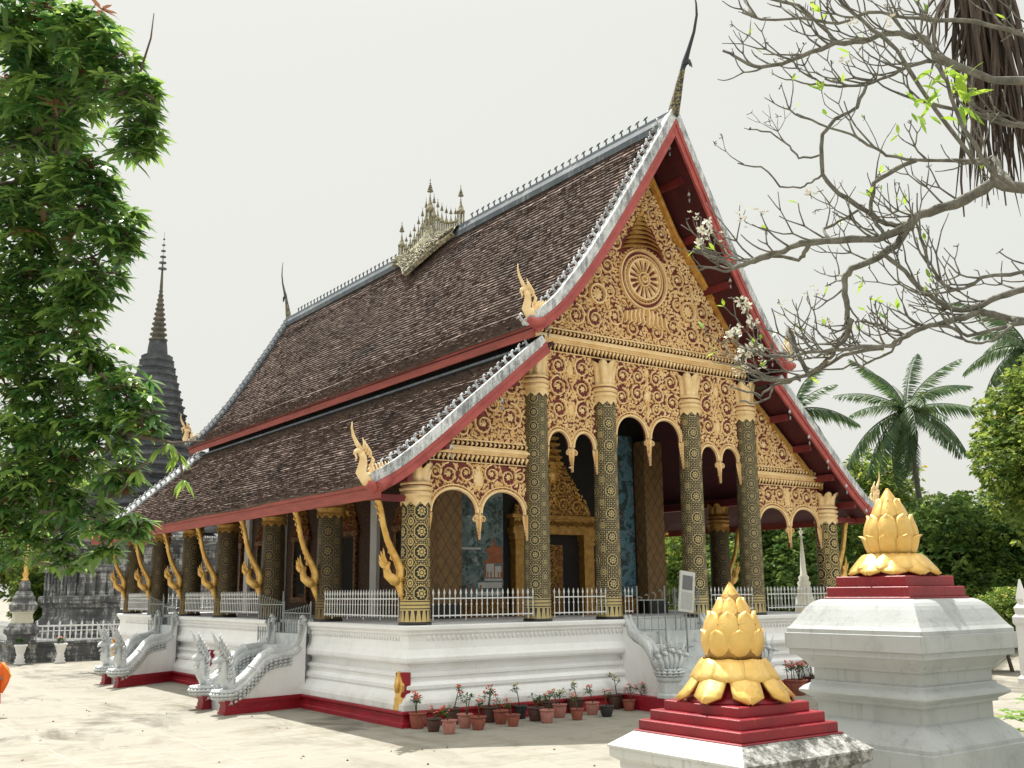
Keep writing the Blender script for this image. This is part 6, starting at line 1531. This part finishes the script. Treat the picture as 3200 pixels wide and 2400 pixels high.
# ---- coconut palms
def frond_mesh(L, seed, wd=.75):
    lf = Leaves(seed); R = lf.R; pts = []
    n = 14
    for i in range(n+1):
        t = i/n; pts.append(Vector((L*t*(1-.10*t), 0, L*(.10*t-.42*t*t))))
    for i in range(1, 66):
        t = i/66; k = t*n; j = int(min(k, n-1)); p = pts[j].lerp(pts[j+1], k-j); d = (pts[j+1]-pts[j]).normalized()
        l = wd*sin(pi*min(1, .12+t*.86))**.6*R.uniform(.65,1.12)
        if R.random() < .10: continue
        for s_ in (-1, 1):
            dr = d*.55+Vector((0, s_, -.35-R.random()*.35)); lf.lance(p, dr, l, .085, R.random()*.8, .5)
    return lf, pts
def palm(name, base, top, label, L, nf, seed, dead=7, trunk=.16):
    root = empty(name, base, label, 'palm tree', 'coconut palms'); b = Vector(base); t_ = Vector(top); mb = MB(); n = 12
    mb.tube([b.lerp(t_, i/n)+Vector((.35*sin(i/n*2.2),0,0))-Vector((.35*sin(2.2),0,0))*(i/n) for i in range(n+1)], [trunk*(1.25-.4*i/n)*(1.06 if i % 2 else 1) for i in range(n+1)], 9); mb.build('trunk', M_bark, root, fix=False)
    R = random.Random(seed); lf, pts = frond_mesh(L, seed); proto = None
    for k in range(nf):
        a = 2.4*k+R.uniform(-.3,.3); el = radians(74-135*(k/(nf-1))**.85+R.uniform(-6,6))
        if proto is None:
            proto = lf.build('frond', M_palm, root, org=top); m2 = MB(); m2.tube(pts, [.045*(1-.8*i/len(pts)) for i in range(len(pts))], 5); m2.build('midrib', M_stem, proto, org=top, fix=False); o = proto
        else: o = inst(proto, root, at=top)
        o.rotation_euler = (0, -el, a); o.rotation_euler[0] = R.uniform(-.5,.5); q_ = R.uniform(.78,1.08); o.scale = (q_, R.uniform(.8,1.05), R.uniform(.8,1.5))
    for k in range(dead):
        mb = MB(); a = R.uniform(0,6.28); l = R.uniform(1.4,2.2); p = t_+Vector((cos(a)*.2, sin(a)*.2, -.2)); lf2 = Leaves(k)
        for j in range(14): q = p+Vector((cos(a)*.25*j/14, sin(a)*.25*j/14, -l*j/14)); lf2.lance(q, Vector((R.uniform(-.5,.5),R.uniform(-.5,.5),-1)), .5, .08, R.random()*.9, .1)
        lf2.build('dead_frond', M_palmdead, root)
    mb = MB()
    for k in range(8): a = k*.8; mb.lathe([(.02,-.13),(.10,-.05),(.11,.04),(.03,.13)], c=t_+Vector((cos(a)*.28, sin(a)*.28, -.25-.08*(k % 3))), n=7)
    mb.build('coconuts', M_stem, root, fix=False); return root
palm('coconut_palm', (32.4,11.8,0), (30.97,11.58,13.3), 'tall coconut palm standing clear against the sky at the right', 4.7, 24, 5, 16)
palm('coconut_palm', (29,18.4,0), (28.9,17.9,14.0), 'coconut palm half hidden behind the right roof edge', 3.8, 14, 9, 3)
palm('coconut_palm', (29.5,3.2,0), (29.2,3.2,15.2), 'coconut palm at the right edge whose crown rises behind the tall bushy tree', 4.2, 15, 14, 3)
# ---- bare frangipani tree
root = empty('frangipani_tree', (-9.2,-20.7,0), 'nearly leafless grey branched tree with white blossoms filling the upper right', 'tree')
R = random.Random(23); mb = MB(); tips = []
mb.tube([(-9.2,-20.7,0),(-9.3,-20.6,2),(-9.6,-20.4,4),(-9.9,-20.2,5.5),(-10.1,-20.0,7.2),(-10.3,-19.9,8.6)], [.26,.22,.19,.16,.13,.09], 12)
for (pts, r0, r1) in LIMBS:
    P_ = [Vector(p) for p in pts]; n = len(P_)
    if (P_[0]-CAMV).dot(rt) > 4.7 and r0 >= .03 and n > 6:
        a_ = Vector((-9.95,-20.1,min(7.3,max(4.2,P_[0].z-1.5)))); m_ = a_.lerp(P_[0], .5)+Vector((0,0,.25)); m2_ = a_.lerp(P_[0], .2)+Vector((0,0,-.05))
        P_ = [a_, m2_, m_]+P_; n += 3
    else:
        best = None
        for (pp, ra, rb_) in LIMBS:
            if pp is pts or ra < r0*.8: continue
            for i in range(len(pp)-1):
                for k in range(4):
                    q = Vector(pp[i]).lerp(Vector(pp[i+1]), k/4); dd = (q-P_[0]).length
                    if (q-P_[0]).dot(rt) > -.05 and (best is None or dd < best[0]): best = (dd, q)
        if best and best[0] > .03: P_ = [best[1], best[1].lerp(P_[0], .5)-Vector((0,0,.04*min(1,best[0])))]+P_; n += 2
    f = []
    for i in range(n-1):
        for k in range(3): f.append(P_[i].lerp(P_[i+1], k/3)+Vector((R.uniform(-1,1),R.uniform(-1,1),R.uniform(-1,1)))*.012)
    f.append(P_[-1]); m = len(f); mb.tube(f, [lerp(r0*.92, r1, (i/m)**.8)*R.uniform(.9,1.12) for i in range(m)], 7); tips.append((P_[-1], (P_[-1]-P_[-2]).normalized()))
rt_ = Vector(rt)
def twig(p, d, l, r, lev):
    a = p; seg = 3; pts = [p]; d = d.copy()
    for k in range(seg): d = (d+Vector((0,0,.16))+rdir(R)*.16).normalized(); a = a+d*l/seg; pts.append(a)
    mb.tube(pts, [r, r*.85, r*.75, r*.72], 5)
    if lev <= 0: tips.append((a, d)); return
    k = R.choice((2,2,3)) if lev > 1 else R.choice((1,2,2)); side = d.cross(fw).normalized()
    for j in range(k):
        s_ = (j-(k-1)/2)*R.uniform(.75,1.3)+R.uniform(-.15,.15); nd = (d+side*s_+Vector(fw)*R.uniform(-.5,.5)).normalized(); twig(a, nd, l*R.uniform(.62,.95), r*.72, lev-1)
for (pts, r0, r1) in LIMBS:
    P_ = [Vector(p) for p in pts]; n = len(P_)
    for i in range(1, n-1 if r1 > .012 else n):
        for rep in range(2 if r0 > .028 and i > 2 else 1):
            if R.random() < (.8 if r0 > .024 else .4)*(.6 if P_[i].z < 7.0 and (P_[i]-CAMV).dot(rt_) < 2.6 else 1):
                p = P_[i].lerp(P_[i-1], R.random()); tg = (P_[i]-P_[i-1]).normalized(); q = tg*.9+Vector((0,0,R.uniform(-.35,1.0)))-rt_*R.uniform(-.3,.7)+Vector(fw)*R.uniform(-.6,.6)
                twig(p, q.normalized(), R.uniform(.16,.36), min(.013, r0*.5), R.choice((1,2,2)))
mb.build('trunk_and_branches', M_bark, root, fix=False)
lf = Leaves(41); fl = MB(); bud = MB(); nfl = 0
for i, (p, d) in enumerate(tips):
    rr = R.random(); low = p.z < 7.2 and (p-CAMV).dot(rt) < 3.4
    if rr < (.08 if low else .025):
        for k in range(R.randint(3, 6)):
            c = p+rdir(R, .4)*R.uniform(.04,.10); nfl += 1
            for q in range(5):
                a = q*1.256+R.random(); e_ = Vector((cos(a), sin(a), .5)).normalized(); u = e_.cross(Vector((0,0,1))).normalized(); fl.add([c, c+e_*.022+u*.013, c+e_*.040, c+e_*.022-u*.013], [(0,1,2,3)])
    if rr > .88:
        for k in range(R.randint(1, 3)): lf.lance(p, rdir(R, .5)+d, R.uniform(.09,.19), .04, R.random()*.9, .2)
    if R.random() < .30:
        for k in range(4): c = p+rdir(R, .3)*R.uniform(.02,.06); bud.tube([p, p.lerp(c,.6), c], [.005,.004,.006], 4)
for c0 in BLOOM:
    c0 = Vector(c0)
    for k in range(5):
        c = c0+rdir(R)*.05; bud.tube([c0-Vector((0,0,.08)), c0.lerp(c, .5), c], [.008,.006,.006], 4)
        for q in range(5):
            a = q*1.256+R.random(); n_ = (rdir(R)+Vector(-fw)*.8).normalized(); u1 = n_.cross(Vector((0,0,1))).normalized(); v1 = n_.cross(u1); e_ = u1*cos(a)+v1*sin(a)+n_*.25; u = n_.cross(e_).normalized(); fl.add([c, c+e_*.030+u*.017, c+e_*.052, c+e_*.030-u*.017], [(0,1,2,3)])
bc = Vector((-13.2,-18.55,7.78))      # fresh rosette before the hanging dead fronds
for k in range(26):
    c = bc+Vector((R.uniform(-.16,.16), R.uniform(-.16,.16), R.uniform(-.25,.22))); lf.lance(c, rdir(R, .2), R.uniform(.16,.28), .06, R.random()*.9, .25)
for k in range(10): c = bc+Vector((-.25,.18,-.2))+rdir(R)*.1; lf.lance(c, rdir(R, .1), R.uniform(.12,.22), .05, R.random()*.9, .3)
lf.build('fresh_leaves', M_fresh, root); fl.build('blossoms', M_petal, root, fix=False); tag(bud.build('buds', M_bark, root, fix=False), kind='stuff')
print('tips', len(tips), 'flowers', nfl)
# ---- bundle of dried fronds hanging in the tree
hc = Vector((-11.5,-17.87,9.9)); root = empty('dead_palm_fronds', hc, 'bundle of long brown dried fronds hanging down in the upper right corner', 'dead fronds')
for g_, (a0, a1, l0, l1, n) in enumerate(((-.30,.32,1.5,2.9,64),(-.62,-.28,.9,1.45,10),(.1,.42,2.2,2.95,26))):
    lf = Leaves(60+g_)
    for i in range(n):
        s_ = lf.R.uniform(a0, a1); top = hc+rt_*(s_*.35)+Vector(fw)*lf.R.uniform(-.2,.2)+Vector((0,0,lf.R.uniform(0,.3))); l = lf.R.uniform(l0, l1); w_ = lf.R.uniform(.03,.075); t = lf.R.random()*.9
        pts = []
        for k in range(8): u = k/7; pts.append(top+rt_*(s_*(.95*u**.9)+.07*sin(u*5+i*1.3)+.12)+Vector(fw)*.05*sin(u*5+i)-Vector((0,0,l*u)))
        sd = (rt_+Vector(fw)*lf.R.uniform(-1,1)).normalized()
        for k in range(7):
            wa, wb = w_*(1-.75*(k/7)**2), w_*(1-.75*((k+1)/7)**2) if k < 6 else .004; b = len(lf.v)
            nn_ = sd.cross(Vector((0,0,1)))*.25*w_
            lf.v += [pts[k]-sd*wa/2, pts[k]+nn_, pts[k]+sd*wa/2, pts[k+1]-sd*wb/2, pts[k+1]+nn_, pts[k+1]+sd*wb/2]; lf.f += [(b,b+1,b+4,b+3),(b+1,b+2,b+5,b+4)]; lf.t += [t,t]
    lf.build('dried_frond_bundle', M_husk, root)
mb = MB(); mb.tube([Vector((-10.25,-19.9,8.5)), Vector((-10.6,-19.2,10.3)), hc+Vector((.3,-.4,1.3)), hc+Vector((0,0,.3)), hc-Vector((0,0,.8))], [.10,.10,.12,.14,.05], 8); mb.build('stalk', M_bark2, root)
# tidy: the unused sprig gets its leaves
sp = COL.objects.get('hanging_sprig')
if sp:
    lf = Leaves(91); mb = MB(); p0 = SPRIG[0]
    for b in SPRIG: pass
    P_ = [Vector(p) for p in SPRIG]; mb.tube(P_, [.012]*len(P_), 4); mb.build('stem', M_bark2, sp, fix=False)
    for p in P_[1:]:
        for k in range(9): a = lf.R.uniform(0,6.28); lf.lance(p, Vector((cos(a),sin(a),-.5)), lf.R.uniform(.12,.2), .045, lf.R.uniform(.3,.9), .6)
    lf.build('leaves', M_bush, sp)
